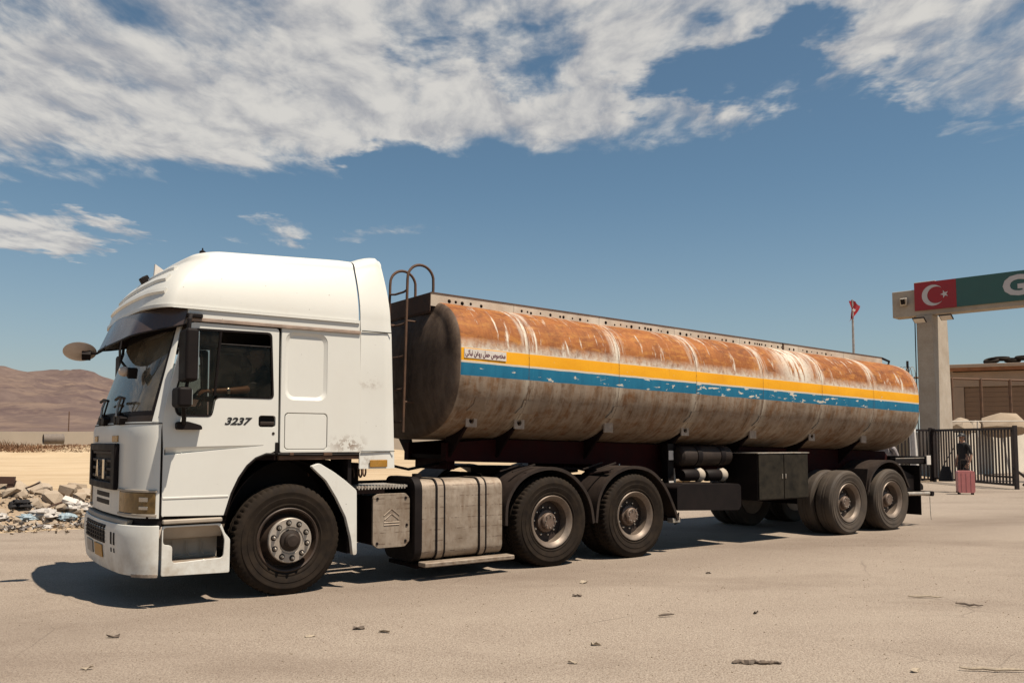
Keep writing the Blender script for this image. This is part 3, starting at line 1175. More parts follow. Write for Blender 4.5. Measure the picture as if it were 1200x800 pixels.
em = MB()
for ds in (-.028, .028):
    em.slab(lambda u, v, ds=ds: on_front(.055 + ds * (1 - v) + .010 * u, 1.14 + .16 * v, .045), lambda u, v, ds=ds: on_front(.055 + ds * (1 - v) + .010 * u, 1.14 + .16 * v, .03), [-1, 1], lin(0, 1, 4))
em.build('emblem', CHROME, gr)
fpatch(-.155, -.105, 1.12, 1.31, .03, .045, 3, 2).build('emblem', CHROME, gr, bevel=.005)
for s0 in (-.30, .30):
    fpatch(s0 - .065, s0 + .065, 1.475, 1.535, -.005, .010, 4, 1).build('marker_lamp', AMBER, fpanel, bevel=.004)
for z in (.875, .945):
    fpatch(-.20, .20, z, z + .048, -.01, .004, 16, 1).build('air_slot', BLACK, fpanel, bevel=.004)
fpatch(-.24, .24, .855, 1.01, -.02, .0018, 16, 2).build('slot_panel', WHITE, fpanel, bevel=.004)
for sg in (-1, 1):
    a, b = (-.94, -.44) if sg < 0 else (.44, .94)
    hl = fpatch(a, b, .835, 1.03, -.02, .012, 16, 4).build('headlamp', LAMP_GLASS, tractor, bevel=.012)
    fpatch(a - .02, b + .02, .815, .837, -.01, .016, 16, 1).build('lamp_trim', STEP, hl, bevel=.004)
    fpatch(a - .02, b + .02, 1.028, 1.05, -.01, .018, 16, 1).build('lamp_trim', STEP, hl, bevel=.004)
    e = -.80 if sg < 0 else .80
    fpatch(e - .05, e + .05, .945, .985, .01, .0165, 3, 1).build('lamp_reflector', CHROME, hl, bevel=.003)
    fpatch(e - .05, e + .05, .875, .905, .01, .0165, 3, 1).build('lamp_reflector', CHROME, hl, bevel=.003)

# bumper
def bplan(s, z, off=0.0):
    k = (z - .30) / .46
    fx = -1.525 + .05 * (1 - math.sin(min(1, .25 + k) * math.pi / 2)) + .02 * max(0, k - .8) / .2
    xe = -1.20
    ins = -.005 + .03 * max(0, .25 - k)
    x, y = plan_pt(s, fx, ins, xe, bow=.09, cs=.66, p=2.0)
    if off:
        x2, y2 = plan_pt(s + .004, fx, ins, xe, bow=.09, cs=.66, p=2.0)
        tx, ty = x2 - x, y2 - y
        l = math.hypot(tx, ty) or 1
        x, y = x - ty / l * off, y + tx / l * off
    return (x, y, z)


def bpatch(s0, s1, z0, z1, o0, o1, ns=16, nz=6):
    return MB().slab(lambda s, z: bplan(s, z, o1), lambda s, z: bplan(s, z, o0), lin(s0, s1, ns), lin(z0, z1, nz))


bump = bpatch(-1, 1, .295, .735, -.05, 0, 72, 12).build('bumper', WHITE, tractor, angle=45, bevel=.012)
bpatch(-.62, .62, .736, .775, -.10, -.015, 40, 1).build('bumper_top_strip', STEP, bump, bevel=.008)
MB().grid(lambda s, k: (fplan(s, .80)[0] + .02 + .02 * k, WC + (fplan(s, .8)[1] - WC) * .985, .70 + .10 * k), SS, [0, 1]).build('valance', BLACK, bump)
bg_ = bpatch(-.30, .30, .535, .705, -.02, .003, 20, 2).build('bumper_grille', BLACK, bump)
for k in range(5):
    bpatch(-.30, .30, .55 + k * .036, .558 + k * .036, .002, .011, 20, 1).build('mesh_bar', GREYPL, bg_)
for k in range(9):
    s = -.27 + k * .0675
    bpatch(s - .006, s + .006, .537, .704, .002, .009, 1, 2).build('mesh_bar', GREYPL, bg_)
bpatch(-.245, -.045, .395, .515, .003, .012, 6, 2).build('number_plate', PLATEY, bump, bevel=.003)
bpatch(.03, .24, .395, .515, .003, .012, 6, 2).build('number_plate', PLATEW, bump, bevel=.003)
for s in (-.43, -.485):
    bpatch(s - .014, s + .014, .545, .655, -.01, .004, 2, 2).build('vent_slit', BLACK, bump, bevel=.003)
    bpatch(s - .009, s + .009, .475, .515, -.01, .004, 2, 2).build('vent_slit', BLACK, bump, bevel=.003)
bpatch(-.99, -.70, .283, .310, -.03, .004, 12, 1).build('scraped_edge', simple('scraped', (.40, .32, .25), .8, 0, .5, 24, .6, (.05, .03, .02)), bump)

# visor under the roof fairing: tinted, curved, in front of the windscreen
def vis_fn(s, k, off=0.0):
    zt, zb = 2.715, 2.415 + .14 * abs(s) ** 2.5
    z = zt + (zb - zt) * k
    fx = -1.355 - .115 * k
    xe = -.93 - .05 * k
    x, y = plan_pt(s, fx, .02, xe, bow=.13, cs=.60, p=2.2)
    return (x + off, y + off * (1 if y < WC else -1) * min(1, abs(s) * 1.2), z)


MB().slab(lambda s, k: vis_fn(s, k), lambda s, k: vis_fn(s, k, .012), lin(-.97, .97, 60), lin(0, 1, 6)).build('sun_visor', VISOR, tractor, angle=60)
MB().slab(lambda s, k: vis_fn(s, .96 + .05 * k, -.006), lambda s, k: vis_fn(s, .96 + .05 * k, .02), lin(-.97, .97, 60), [0, 1]).build('visor_rim', BLACK, tractor, angle=60)

# ---- cab shell: floor, rear wall, inner roof, bulkhead, firewall
CABIN = simple('cabin_trim', (.030, .020, .017), .8, 0, .3, 5)
MB().box(-1.16, 1.0, .06, 2.38, 1.30, 1.36).box(-1.30, -.66, .045, 2.395, .80, .84).build('cab_floor', FRAME, tractor)
MB().box(.70, .735, .04, 2.40, 1.37, 2.70).box(.70, .735, .40, 2.04, 2.70, 3.2).build('cab_rear_wall', WHITE, tractor, bevel=.01)
MB().box(-1.0, .70, .06, 2.38, 2.62, 2.65).build('headlining', CABIN, tractor)
MB().box(-1.34, -1.30, .14, 2.30, .85, 1.62).build('firewall', FRAME, tractor)
da = MB().prism([(-1.30, 1.55), (-1.28, 1.70), (-1.08, 1.74), (-.93, 1.66), (-.90, 1.50), (-1.0, 1.36), (-1.3, 1.36)], lambda a, b, t: (a, t, b), .10, 2.34).build('dashboard', CABIN, tractor, bevel=.02)
sw = [(-.80 + .10 * math.sin(t) * 1.0, .62 + .21 * math.cos(t), 1.80 + .19 * math.sin(t)) for t in [2 * math.pi * i / 28 for i in range(28)]]
sw_o = MB().tube(sw, .014, 6, True).build('steering_wheel', BLACK, tractor)
MB().tube([(-.98, .62, 1.62), (-.82, .62, 1.79)], .03, 8).tube([(-.83, .42, 1.78), (-.82, .82, 1.78)], .012, 6).build('steering_column', BLACK, sw_o)
for y_ in (.62, 1.75):
    st = MB().box(-.48, .05, y_ - .25, y_ + .25, 1.42, 1.60).build('seat', CABIN, tractor, bevel=.04)
    MB().obox((.06, y_, 1.95), (.14, .5, .72), (0, .15, 0)).obox((.13, y_, 2.40), (.10, .28, .2), (0, .1, 0)).build('backrest', CABIN, st, bevel=.04)
MB().box(.14, .68, .12, 2.32, 1.36, 1.72).build('bunk', CABIN, tractor, bevel=.03)
MB().box(.60, .66, .10, 2.34, 1.72, 2.6).build('curtain', simple('curtain', (.05, .02, .02), .9), tractor)

# ---- entry step under the door
stp = MB().prism(rpoly([(-1.175, .29), (-1.175, .73), (-.66, .73), (-.625, .64), (-.575, .58), (-.575, .275)], .015, 2), side, -.004, .02,
                 [rpoly([(-1.085, .40), (-1.085, .555), (-1.165, .565), (-1.165, .715), (-.68, .715), (-.645, .64), (-.625, .58), (-.635, .415)], .03, 3)]).build('entry_step', WHITE, tractor, bevel=.006)
MB().add([(-1.17, .02, .72), (-.62, .02, .72), (-.62, .13, .60), (-1.17, .13, .60), (-1.17, .26, .40), (-.62, .26, .40), (-1.17, .26, .60), (-.62, .26, .60)],
         [(0, 1, 2, 3), (3, 2, 7, 6), (6, 7, 5, 4)]).build('step_recess', STEP, stp, bevel=.01)
MB().box(-1.10, -.63, .0, .26, .375, .405).build('step_tread', ALU, stp, bevel=.006)
for k in range(3):
    x = -1.03 + k * .13
    MB().tube([(x, .235, .56), (x, .225, .47), (x + .02, .215, .43), (x + .10, .215, .43)], .006, 5).build('step_rib', STEP, stp)
MB().box(-1.175, -.655, -.03, .05, .745, .785).build('step_lip', STEP, stp, bevel=.012)
MB().box(-1.18, -.62, .06, .10, .72, .80).build('sill', BLACK, tractor)

# ---- front wheel arch and flare
arc = []
for k in range(25):
    a = R(-8 + 196 * k / 24)
    arc.append((.62 * math.cos(a), .56 + .74 * math.sin(a) if math.sin(a) > 0 else .56 + .5 * math.sin(a)))
lin_ = MB()
n_ = len(arc)
lin_.add([(x, .06, z) for x, z in arc] + [(x, .50, z) for x, z in arc], [(i, i + 1, i + 1 + n_, i + n_) for i in range(n_ - 1)])
lin_.add([(x, .50, z) for x, z in arc] + [(0, .5, .5)], [(i, i + 1, n_) for i in range(n_ - 1)])
both('wheel_arch_liner', lin_, BLACK, tractor)
flare = rpoly([(.20, 1.235), (.285, 1.265), (.44, 1.175), (.56, 1.09), (.69, .985), (.70, .34), (.655, .335), (.635, .50), (.575, .72), (.47, .92), (.36, 1.09)], .02, 2)
both('wheel_arch_flare', MB().prism(flare, side, -.01, .05), WHITE, tractor, bevel=.012)
both('arch_edge', MB().tube([(-.63, .012, .80), (-.57, .012, 1.0), (-.505, .012, 1.14), (-.43, .012, 1.25), (-.35, .012, 1.32), (-.25, .012, 1.36), (-.05, .012, 1.355), (.25, .02, 1.35), (.72, .02, 1.35)], .018, 6), BLACK, tractor)
both('arch_inner_wall', MB().box(.62, .66, .06, .5, .35, 1.3), BLACK, tractor)
MB().box(-.12, .72, .02, .30, 1.30, 1.368).build('cab_sill_rail', RUSTY, tractor, bevel=.005)

# ---- mirrors
def mirror_box(x0, x1, y0, y1, z0, z1, nm='mirror_housing'):
    o = MB().box(x0, x1, y0, y1, z0, z1).build(nm, BLACK, tractor, bevel=.03)
    MB().box(x1 - .002, x1 + .004, y0 + .025, y1 - .025, z0 + .025, z1 - .025).build('mirror_glass', CHROME, o)
    return o


for fl in (0, 1):
    q = (lambda y0, y1: (y0, y1)) if not fl else (lambda y0, y1: (2 * WC - y1, 2 * WC - y0))
    Y = (lambda y: y) if not fl else (lambda y: 2 * WC - y)
    y0, y1 = q(-.34, -.08)
    m1 = mirror_box(-1.10, -.985, y0, y1, 2.005, 2.475)
    y0, y1 = q(-.34, -.10)
    m2 = mirror_box(-1.155, -1.03, y0, y1, 1.775, 1.955)
    MB().tube([(-.98, Y(.0), 2.625), (-1.0, Y(-.10), 2.62), (-1.04, Y(-.20), 2.56), (-1.045, Y(-.21), 2.45)], .018, 8).build('mirror_arm', BLACK, tractor)
    MB().tube([(-1.045, Y(-.21), 2.02), (-1.06, Y(-.22), 1.93)], .016, 8).build('mirror_arm', BLACK, tractor)
    MB().tube([(-1.07, Y(-.20), 1.80), (-1.05, Y(-.14), 1.68), (-1.03, Y(-.05), 1.63)], .02, 8).build('mirror_arm', BLACK, tractor)
    y0, y1 = q(-.07, .002)
    MB().prism(rpoly([(-1.09, 1.585), (-1.09, 1.655), (-1.0, 1.66), (-.875, 1.625), (-.865, 1.585)], .02, 3), lambda a, b, t: (a, t, b), y0, y1).build('mirror_bracket', BLACK, tractor, bevel=.008)
    y0, y1 = q(-.05, .01)
    MB().box(-1.02, -.88, y0, y1, 2.605, 2.645).build('mirror_bracket', BLACK, tractor, bevel=.01)


def round_mirror(c, tilt, rz, r, arm_pts):
    m = MB()
    prof = [(0, -.035), (r * .5, -.03), (r * .9, -.01), (r, 0), (r * .96, .006), (0, .010)]
    m.lathe(prof, (0, 0, 0), 'z', 28)
    rot = Matrix.Rotation(rz, 4, 'Z') @ Matrix.Rotation(tilt, 4, 'X')
    m.v = [tuple(Vector(c) + rot @ Vector((p[0] * 1.0, p[1] * .9, p[2]))) for p in m.v]
    o = m.build('blind_spot_mirror', MIRROR_REFL, tractor, angle=60)
    k = MB().obox(Vector(c) + rot @ Vector((.06, -.0, -.045)), (.08, .09, .06), (tilt, 0, rz))
    k.tube(arm_pts, .012, 7)
    k.build('mirror_mount', BLACK, o)
    return o


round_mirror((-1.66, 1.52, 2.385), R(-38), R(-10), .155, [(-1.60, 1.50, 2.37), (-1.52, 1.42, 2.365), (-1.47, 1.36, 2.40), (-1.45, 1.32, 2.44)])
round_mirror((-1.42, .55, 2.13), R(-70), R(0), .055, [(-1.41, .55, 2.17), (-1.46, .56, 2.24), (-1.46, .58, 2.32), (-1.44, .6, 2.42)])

# ---- chassis of the tractor
for y_ in (.80, 1.58):
    MB().box(-1.15, 5.05, y_, y_ + .07, .74, 1.0).build('chassis_rail', FRAME, tractor, bevel=.006)
for x_ in (-.9, .9, 2.2, 3.9, 5.0):
    MB().box(x_ - .05, x_ + .05, .86, 1.59, .78, .96).build('cross_member', FRAME, tractor)
MB().box(-.55, .75, .72, 1.72, .55, 1.28).build('engine_block', FRAME, tractor, bevel=.04)
MB().lathe([(0, -.05), (.16, -.05), (.16, .65), (0, .65)], (.75, 1.22, .72), 'x', 20).build('gearbox', FRAME, tractor)
MB().tube([(1.35, 1.22, .74), (3.1, 1.22, .62)], .06, 10).build('drive_shaft', FRAME, tractor)
for x_ in (0.0, 3.225, 4.575):
    MB().tube([(x_, .15, .53), (x_, .9, .53), (x_, 1.0, .50), (x_, 1.44, .50), (x_, 1.54, .53), (x_, 2.29, .53)], [.07, .08, .16 if x_ > 1 else .08, .16 if x_ > 1 else .08, .08, .07], 12).build('axle', FRAME, tractor)
    for y_ in (.62, 1.74):
        m = MB()
        for k in range(4):
            m.box(x_ - .62 + k * .10, x_ + .62 - k * .10, y_, y_ + .08, .60 + k * .025 + .0005, .6245 + k * .025)
        m.build('leaf_spring', FRAME, tractor)
MB().prism(rpoly([(3.15, .72), (3.15, 1.72), (4.0, 1.72), (4.5, 1.40), (4.5, 1.30), (3.95, 1.30), (3.95, 1.14), (4.5, 1.14), (4.5, 1.04), (4.0, .72)], .05), lambda a, b, t: (a, b, t), 1.06, 1.13).build('fifth_wheel', FRAME, tractor, bevel=.01)
MB().box(3.3, 4.1, .80, .90, .99, 1.07).build('fifth_wheel_mount', FRAME, tractor)
MB().box(3.3, 4.1, 1.54, 1.64, .99, 1.07).build('fifth_wheel_mount', FRAME, tractor)
# cab rear mount and intake behind the cab
MB().box(.80, .95, .5, 1.94, 1.0, 1.25).build('cab_mount', FRAME, tractor, bevel=.01)
MB().lathe([(.0, 0), (.20, 0), (.22, .05), (.22, .7), (.18, .78), (0, .78)], (.92, 1.9, 1.15), 'z', 20).build('air_filter', FRAME, tractor)
MB().tube([(.92, 1.9, 1.9), (.90, 1.9, 2.7), (.90, 1.9, 3.0)], .09, 12).build('intake_pipe', FRAME, tractor)
# battery / silencer cover with embossed mark
bc = MB().prism(rpoly([(.905, .42), (.905, .90), (.955, .935), (1.285, .935), (1.335, .88), (1.335, .43), (1.28, .375), (.96, .375)], .02, 2), side, .055, .085).build('battery_cover', ALU, tractor, bevel=.012)
MB().box(.925, 1.315, .085, .55, .40, .91).build('battery_box', FRAME, bc, bevel=.02)
em = MB()


def bar(a, b, w=.008, y=.05):
    a, b = Vector((a[0], y, a[1])), Vector((b[0], y, b[1]))
    return MB().tube([a, b], w, 5)


for a, b in (((1.03, .705), (1.12, .775)), ((1.12, .775), (1.21, .705)), ((1.04, .665), (1.12, .725)), ((1.12, .725), (1.20, .665)), ((1.03, .635), (1.21, .635)), ((1.03, .61), (1.21, .61))):
    bar(a, b, .007, .055).build('embossed_mark', ALU, bc)
for x_, z_ in ((.955, .885), (1.285, .885), (.955, .425), (1.285, .435), (1.30, .60)):
    MB().lathe([(0, -.01), (.014, -.008), (.016, .002)], (x_, .055, z_), 'y', 8).build('bolt', BLACK, bc)
gt = MB().box(.72, 1.30, .05, .60, 1.0, 1.02).build('catwalk', STEEL, tractor)
for k in range(16):
    MB().box(.735 + k * .035, .75 + k * .035, .045, .06, .985, 1.028).build('catwalk_tooth', STEEL, gt)
# fuel tank
prof = rrect(.03, .66, .215, 1.065, .11, 5)
ft = MB()
ft.prism(prof, lambda a, b, t: (t, a, b), 1.455, 2.515)
ftk = ft.build('fuel_tank', ALU, tractor, bevel=.02)
ring_o, ring_i = rrect(.018, .672, .203, 1.077, .115, 5), rrect(.028, .662, .213, 1.067, .11, 5)
for x_ in (1.64, 1.72, 2.185, 2.265):
    pass
for x0_, x1_ in ((1.655, 1.735), (2.205, 2.275)):
    MB().prism(ring_o, lambda a, b, t: (t, a, b), x0_, x1_, [ring_i]).build('tank_strap', ALU, ftk, bevel=.004)
    for xx in (x0_ - .008, x1_ + .008):
        MB().prism(rrect(.015, .675, .20, 1.08, .115, 5), lambda a, b, t: (t, a, b), xx - .009, xx + .009, [ring_i]).build('strap_rubber', BLACK, ftk)
MB().prism(rrect(-.01, .70, .20, 1.10, .14, 5), lambda a, b, t: (t, a, b), 1.36, 1.453).build('tank_guard', BLACK, tractor, bevel=.02)
MB().lathe([(.0, .06), (.05, .06), (.055, 0)], (1.55, .30, 1.065), 'z', 14).build('filler_cap', BLACK, ftk)
MB().obox((2.03, -.005, .175), (1.16, .16, .05), (0, R(0), 0)).build('tank_step', ALU, tractor, bevel=.012)
MB().box(1.45, 2.5, .12, .75, .12, .16).build('tank_cradle', FRAME, tractor)
# coiled air and electric hoses between cab and trailer
for q, (y_, z_, col) in enumerate(((.55, 1.18, RUSTY), (.80, 1.16, FRAME))):
    pts = []
    for i in range(170):
        t = i / 169
        a = t * 2 * math.pi * 15
        sag = -.16 * math.sin(math.pi * t)
        pts.append((.35 + .70 * t, y_ + .06 * math.cos(a), z_ + .075 * math.sin(a) + sag * .35))
    MB().tube(pts, .010, 5).build('coiled_hose', col, tractor)
MB().tube([(1.0, .9, 1.5), (1.3, .85, 1.25), (1.8, .95, 1.15), (2.3, 1.05, 1.22)], .018, 6).build('air_hose', BLACK, tractor)

# ---- wheels
def tyre_mb(ro, w, lugs=56, groove=True):
    """axis y; outer face at y=0, inner at y=w"""
    m = MB()
    prof = [(.305, .035), (.318, .016), (.330, .010), (.333, .004), (.345, .004), (.348, .008), (.38, -.004), (.405, -.009), (.408, -.005), (.44, -.006), (.452, -.011), (.462, -.010), (.465, -.003), (.485, .002), (ro - .018, .018), (ro - .004, .034), (ro, .06), (ro, .11),
            (ro - .008, .114), (ro - .008, .128), (ro, .132), (ro, w - .132), (ro - .008, w - .128), (ro - .008, w - .114), (ro, w - .11), (ro, w - .06), (ro - .004, w - .034), (ro - .018, w - .018), (.485, w - .002), (.40, w + .004), (.305, w - .03)]
    n = lugs * 3
    for r, a in prof:
        for k in range(n):
            rr = r
            if groove and r > ro - .006 and k % 3 == 2 and (a < .10 or a > w - .10):
                rr = r - .014
            t = 2 * math.pi * k / n
            m.v.append((rr * math.cos(t), a, rr * math.sin(t)))
    L = len(prof)
    for i in range(L - 1):
        for k in range(n):
            l = (k + 1) % n
            m.f.append((i * n + k, i * n + l, (i + 1) * n + l, (i + 1) * n + k))
    return m


RO = .535
tyre_me = tyre_mb(RO, .29).mesh('tyre', RUBBER, 32)
tyre_smooth_me = tyre_mb(.512, .29, 48, False).mesh('tyre', simple('worn_tyre', (.048, .034, .024), .8, 0, .3, 7, .5, (.12, .088, .06), .1), 32)
nut_me = MB().lathe([(.018, .02), (.018, -.015), (.013, -.03), (.009, -.036), (0, -.037)], (0, 0, 0), 'y', 8).mesh('wheel_nut', CHROME)
recess_me = MB().lathe([(.029, -.040), (.029, -.0465), (.0, -.0465)], (0, 0, 0), 'y', 12).mesh('nut_recess_disc', BLACK)  # black disc stands in for the shaded recess round each nut
rim_front = MB().lathe([(.302, .29), (.29, .24), (.275, .12), (.283, .055), (.306, .030), (.312, .018), (.300, .010), (.286, .018), (.270, .055), (.262, .09), (.250, .10),
                        (.215, .055), (.203, .012), (.190, -.028), (.182, -.034), (.120, -.034), (.112, -.028), (.105, .0)], (0, 0, 0), 'y', 56)
rim_front_me = rim_front.mesh('wheel', simple('dark_rim', (.045, .028, .02), .55, .2, .4, 8, .5, (.10, .065, .045)), 30)
ring_me = MB().lathe([(.216, -.012), (.214, -.038), (.208, -.044), (.130, -.044), (.124, -.036)], (0, 0, 0), 'y', 56).mesh('wheel_ring', simple('hub_ring', (.50, .44, .38), .42, .35, .2, 10, .4, (.25, .18, .12)))
hub_front_me = MB().lathe([(.112, .02), (.110, -.030), (.095, -.055), (.072, -.065), (.068, -.095), (.052, -.112), (0, -.116)], (0, 0, 0), 'y', 28).mesh('hub', GREYPL, 30)
lip_me = MB().lathe([(.302, .27), (.290, .22), (.262, .19), (.258, .06), (.272, .040), (.300, .028), (.312, .014), (.304, .004), (.290, .008), (.268, .030), (.246, .052), (.244, .17), (.235, .185)], (0, 0, 0), 'y', 56).mesh('wheel', simple('rim_steel', (.24, .19, .15), .5, .35, .3, 9, .6, (.10, .06, .04)), 30)
disc_me = MB().lathe([(.250, .160), (.235, .175), (.19, .190), (.165, .175), (.10, .172), (.0, .172)], (0, 0, 0), 'y', 48).mesh('wheel_disc', simple('wheel_disc', (.022, .012, .009), .7, .1, .35, 7, .4, (.06, .036, .024)), 30)
hub_rear_me = MB().lathe([(.135, .175), (.130, .120), (.105, .105), (.100, .065), (.088, .052), (0, .050)], (0, 0, 0), 'y', 28).mesh('hub', simple('axle_hub', (.20, .14, .105), .6, .2, .4, 22, .6, (.05, .026, .018)), 30)


def child(name, me, parent, loc=(0, 0, 0), rz=0.0):
    o = bpy.data.objects.new(name, me)
    COL.objects.link(o)
    o.parent = parent
    o.location = loc
    o.rotation_euler = (0, 0, rz)
    return o


def wheel(parent, x, y, z, kind, flip=False, worn=False, spin=0.0, simple_=False):
    sh = parent.get('shift') or (0, 0, 0)
    w = child('wheel', rim_front_me if kind == 'front' else lip_me, parent, (x - sh[0], y - sh[1], z - sh[2]))
    w.rotation_euler = (0, spin, math.pi if flip else 0)
    child('tyre', tyre_smooth_me if worn else tyre_me, w)
    if kind == 'front':
        child('wheel_ring', ring_me, w)
        child('hub', hub_front_me, w)
        if not simple_:
            for k in range(10):
                a = 2 * math.pi * k / 10
                child('wheel_nut', nut_me, w, (.170 * math.cos(a), -.046, .170 * math.sin(a)))
                child('nut_recess_disc', recess_me, w, (.170 * math.cos(a), 0, .170 * math.sin(a)))
    elif kind == 'rear':
        child('wheel_disc', disc_me, w)
        child('hub', hub_rear_me, w)
        if not simple_:
            for k in range(10):
                a = 2 * math.pi * k / 10
                child('wheel_nut', nut_me, w, (.168 * math.cos(a), .175, .168 * math.sin(a)))
            for k in range(8):
                a = 2 * math.pi * k / 8
                n = child('hub_bolt', nut_me, w, (.072 * math.cos(a), .052, .072 * math.sin(a)))
                n.scale = (.5, .5, .5)
    return w


wheel(tractor, 0, .03, RO - .006, 'front', spin=.2)
wheel(tractor, 0, 2.41, RO - .006, 'front', True, simple_=True)
for x_ in (3.225, 4.575):
    wheel(tractor, x_, 0, RO - .006, 'rear', spin=x_)
    wheel(tractor, x_, .33, RO - .006, 'inner', simple_=True)
    wheel(tractor, x_, 2.44, RO - .006, 'rear', True, simple_=True)
    wheel(tractor, x_, 2.11, RO - .006, 'inner', True, simple_=True)


# ---- rear mudguards of the tractor
def mudguard(xc, path, y0, y1, parent, mat, name='mudguard', lipw=.035):
    """path: (dx, z) polyline of the outer surface"""
    n = len(path)
    m = MB()
    inn = []
    for i, (a, z) in enumerate(path):
        p, q = path[max(0, i - 1)], path[min(n - 1, i + 1)]
        tx, tz = q[0] - p[0], q[1] - p[1]
        l = math.hypot(tx, tz)
        inn.append((a + tz / l * .018, z - tx / l * .018))
    vs = [(xc + a, y0, z) for a, z in path] + [(xc + a, y1, z) for a, z in path] + [(xc + a, y1, z) for a, z in inn] + [(xc + a, y0, z) for a, z in inn]
    fs = []
    for i in range(n - 1):
        for b in range(4):
            c = (b + 1) % 4
            fs.append((b * n + i, b * n + i + 1, c * n + i + 1, c * n + i))
    fs += [(0, n, 2 * n, 3 * n), (n - 1, 2 * n - 1, 3 * n - 1, 4 * n - 1)]
    m.add(vs, fs)
    o = m.build(name, mat, parent, angle=30)
    # turned down outer lip
    inn2 = []
    for i, (a, z) in enumerate(path):
        p, q = path[max(0, i - 1)], path[min(n - 1, i + 1)]
        tx, tz = q[0] - p[0], q[1] - p[1]
        l = math.hypot(tx, tz)
        inn2.append((a + tz / l * lipw, z - tx / l * lipw))
    lp = MB()
    out2 = path
    for ya, yb in ((y0 - .012, y0 + .010),):
        vs = [(xc + a, ya, z + .003) for a, z in out2] + [(xc + a, yb, z + .003) for a, z in out2] + [(xc + a, yb, z) for a, z in inn2] + [(xc + a, ya, z) for a, z in inn2]
        lp.add(vs, fs)
    lp.build('mudguard_lip', mat, o, angle=30)
    return o


def arc_path(pts, n=5):
    """Catmull-Rom through pts"""
    out = []
    P_ = [pts[0]] + pts + [pts[-1]]
    for i in range(1, len(P_) - 2):
        p0, p1, p2, p3 = [Vector(p) for p in P_[i - 1:i + 3]]
        for k in range(n):
            t = k / n
            q = .5 * ((2 * p1) + (p2 - p0) * t + (2 * p0 - 5 * p1 + 4 * p2 - p3) * t * t + (3 * p1 - p0 - 3 * p2 + p3) * t ** 3)
            out.append((q.x, q.y))
    out.append(tuple(pts[-1]))
    return out


MG1 = arc_path([(-.68, .52), (-.66, .78), (-.52, 1.00), (-.30, 1.13), (.0, 1.175), (.28, 1.10), (.50, .92), (.62, .72), (.67, .48)])
MG2 = arc_path([(-.67, .48), (-.62, .78), (-.48, .99), (-.26, 1.12), (.0, 1.165), (.30, 1.10), (.55, .90), (.72, .62), (.80, .44)])
for xc, pth in ((3.225, MG1), (4.575, MG2)):
    mudguard(xc, pth, .02, .60, tractor, GREYPL)
    mudguard(xc, pth, 1.84, 2.42, tractor, GREYPL)
for xc in (3.0, 4.30):
    for y_ in (.14, .40):
        MB().obox((xc - .10, y_, 1.165), (.34, .02, .016), (0, R(-14), 0)).build('mudguard_rib', GREYPL, tractor)
    MB().tube([(xc - .12, .05, 1.10), (xc - .12, .85, 1.0)], .02, 6).build('mudguard_stay', FRAME, tractor)
MB().box(5.28, 5.42, .03, .14, .40, .46).build('tail_lamp_bracket', STEEL, tractor, bevel=.008)
MB().tube([(5.38, .06, .47), (5.41, .05, .53), (5.40, .06, .40), (5.34, .06, .38)], .01, 6).build('lamp_wire', BLACK, tractor)
MB().box(5.20, 5.36, .20, .56, .42, .47).build('tail_lamp_bracket', FRAME, tractor)
# far side fuel tank / silencer so the tractor is whole
MB().lathe([(0, 0), (.26, 0), (.30, .04), (.30, 1.06), (.26, 1.1), (0, 1.1)], (1.4, 2.10, .66), 'x', 24).build('silencer', RUSTY, tractor)

# ================================================================== TANKER TRAILER
TRX = 9.8
trailer = empty('tanker_trailer', t2w(TRX, WC), TA)
trailer['shift'] = (TRX, WC, 0.0)
tag(trailer, 'long rusty tanker trailer with yellow and blue side bands', 'trailer')
PITCH = R(1.39)
TZ = 2.33


def tk(x, y, z):
    """tank frame (x from the front head, y from the centre line, z from the tank axis) -> trailer local"""
    c, s_ = math.cos(PITCH), math.sin(PITCH)
    return (1.94 + x * c + z * s_ - TRX, y, TZ - x * s_ + z * c)


class TankFrame:
    pass


tank_o = None


def tank_obj(mb, name, mat, parent, **kw):
    """build in the tank frame: the object carries the tank's tilt"""
    o = mb.build(name, mat, parent, loc=(0, 0, 0), **kw)
    if parent is trailer:
        o.location = (1.94 - TRX, 0, TZ)
        o.rotation_euler = (0, PITCH, 0)
    return o


def sec(th, x=0.0):
    """tank section; th from -90 (near... ) measured so that 0 = near side, 90 = top"""
    c, s_ = math.cos(th), math.sin(th)
    n = 3.1 if s_ > 0 else 2.5
    r = (abs(c / 1.22) ** n + abs(s_ / .82) ** n) ** (-1 / n)
    return -r * c, r * s_


TLEN = 9.5
NTH = 96
xs = []
seams = [-.49 + 1.43 * k for k in range(1, 7)]
k = 0.0
base_x = sorted(set([round(i * .12, 3) for i in range(int(TLEN / .12) + 1)] + [TLEN]))
xs = [x for x in base_x if all(abs(x - s_) > .05 for s_ in seams)]
for s_ in seams:
    xs += [s_ - .03, s_ - .016, s_ - .008, s_, s_ + .008, s_ + .016, s_ + .03]
xs = sorted(xs)
verts, uvs = [], []
# arc length table
tab = []
acc = 0
pv = None
for j in range(NTH + 1):
    th = -math.pi + 2 * math.pi * j / NTH
    y, z = sec(th)
    if pv:
        acc += math.hypot(y - pv[0], z - pv[1])
    pv = (y, z)
    tab.append((th, acc))


def heads():
    """profile of a dished head: list of (scale, dx)"""
    return [(1.0, 0.0), (.985, .035), (.955, .060), (.90, .078), (.885, .079), (.84, .10), (.70, .150), (.5, .20), (.28, .23), (0.0, .24)]


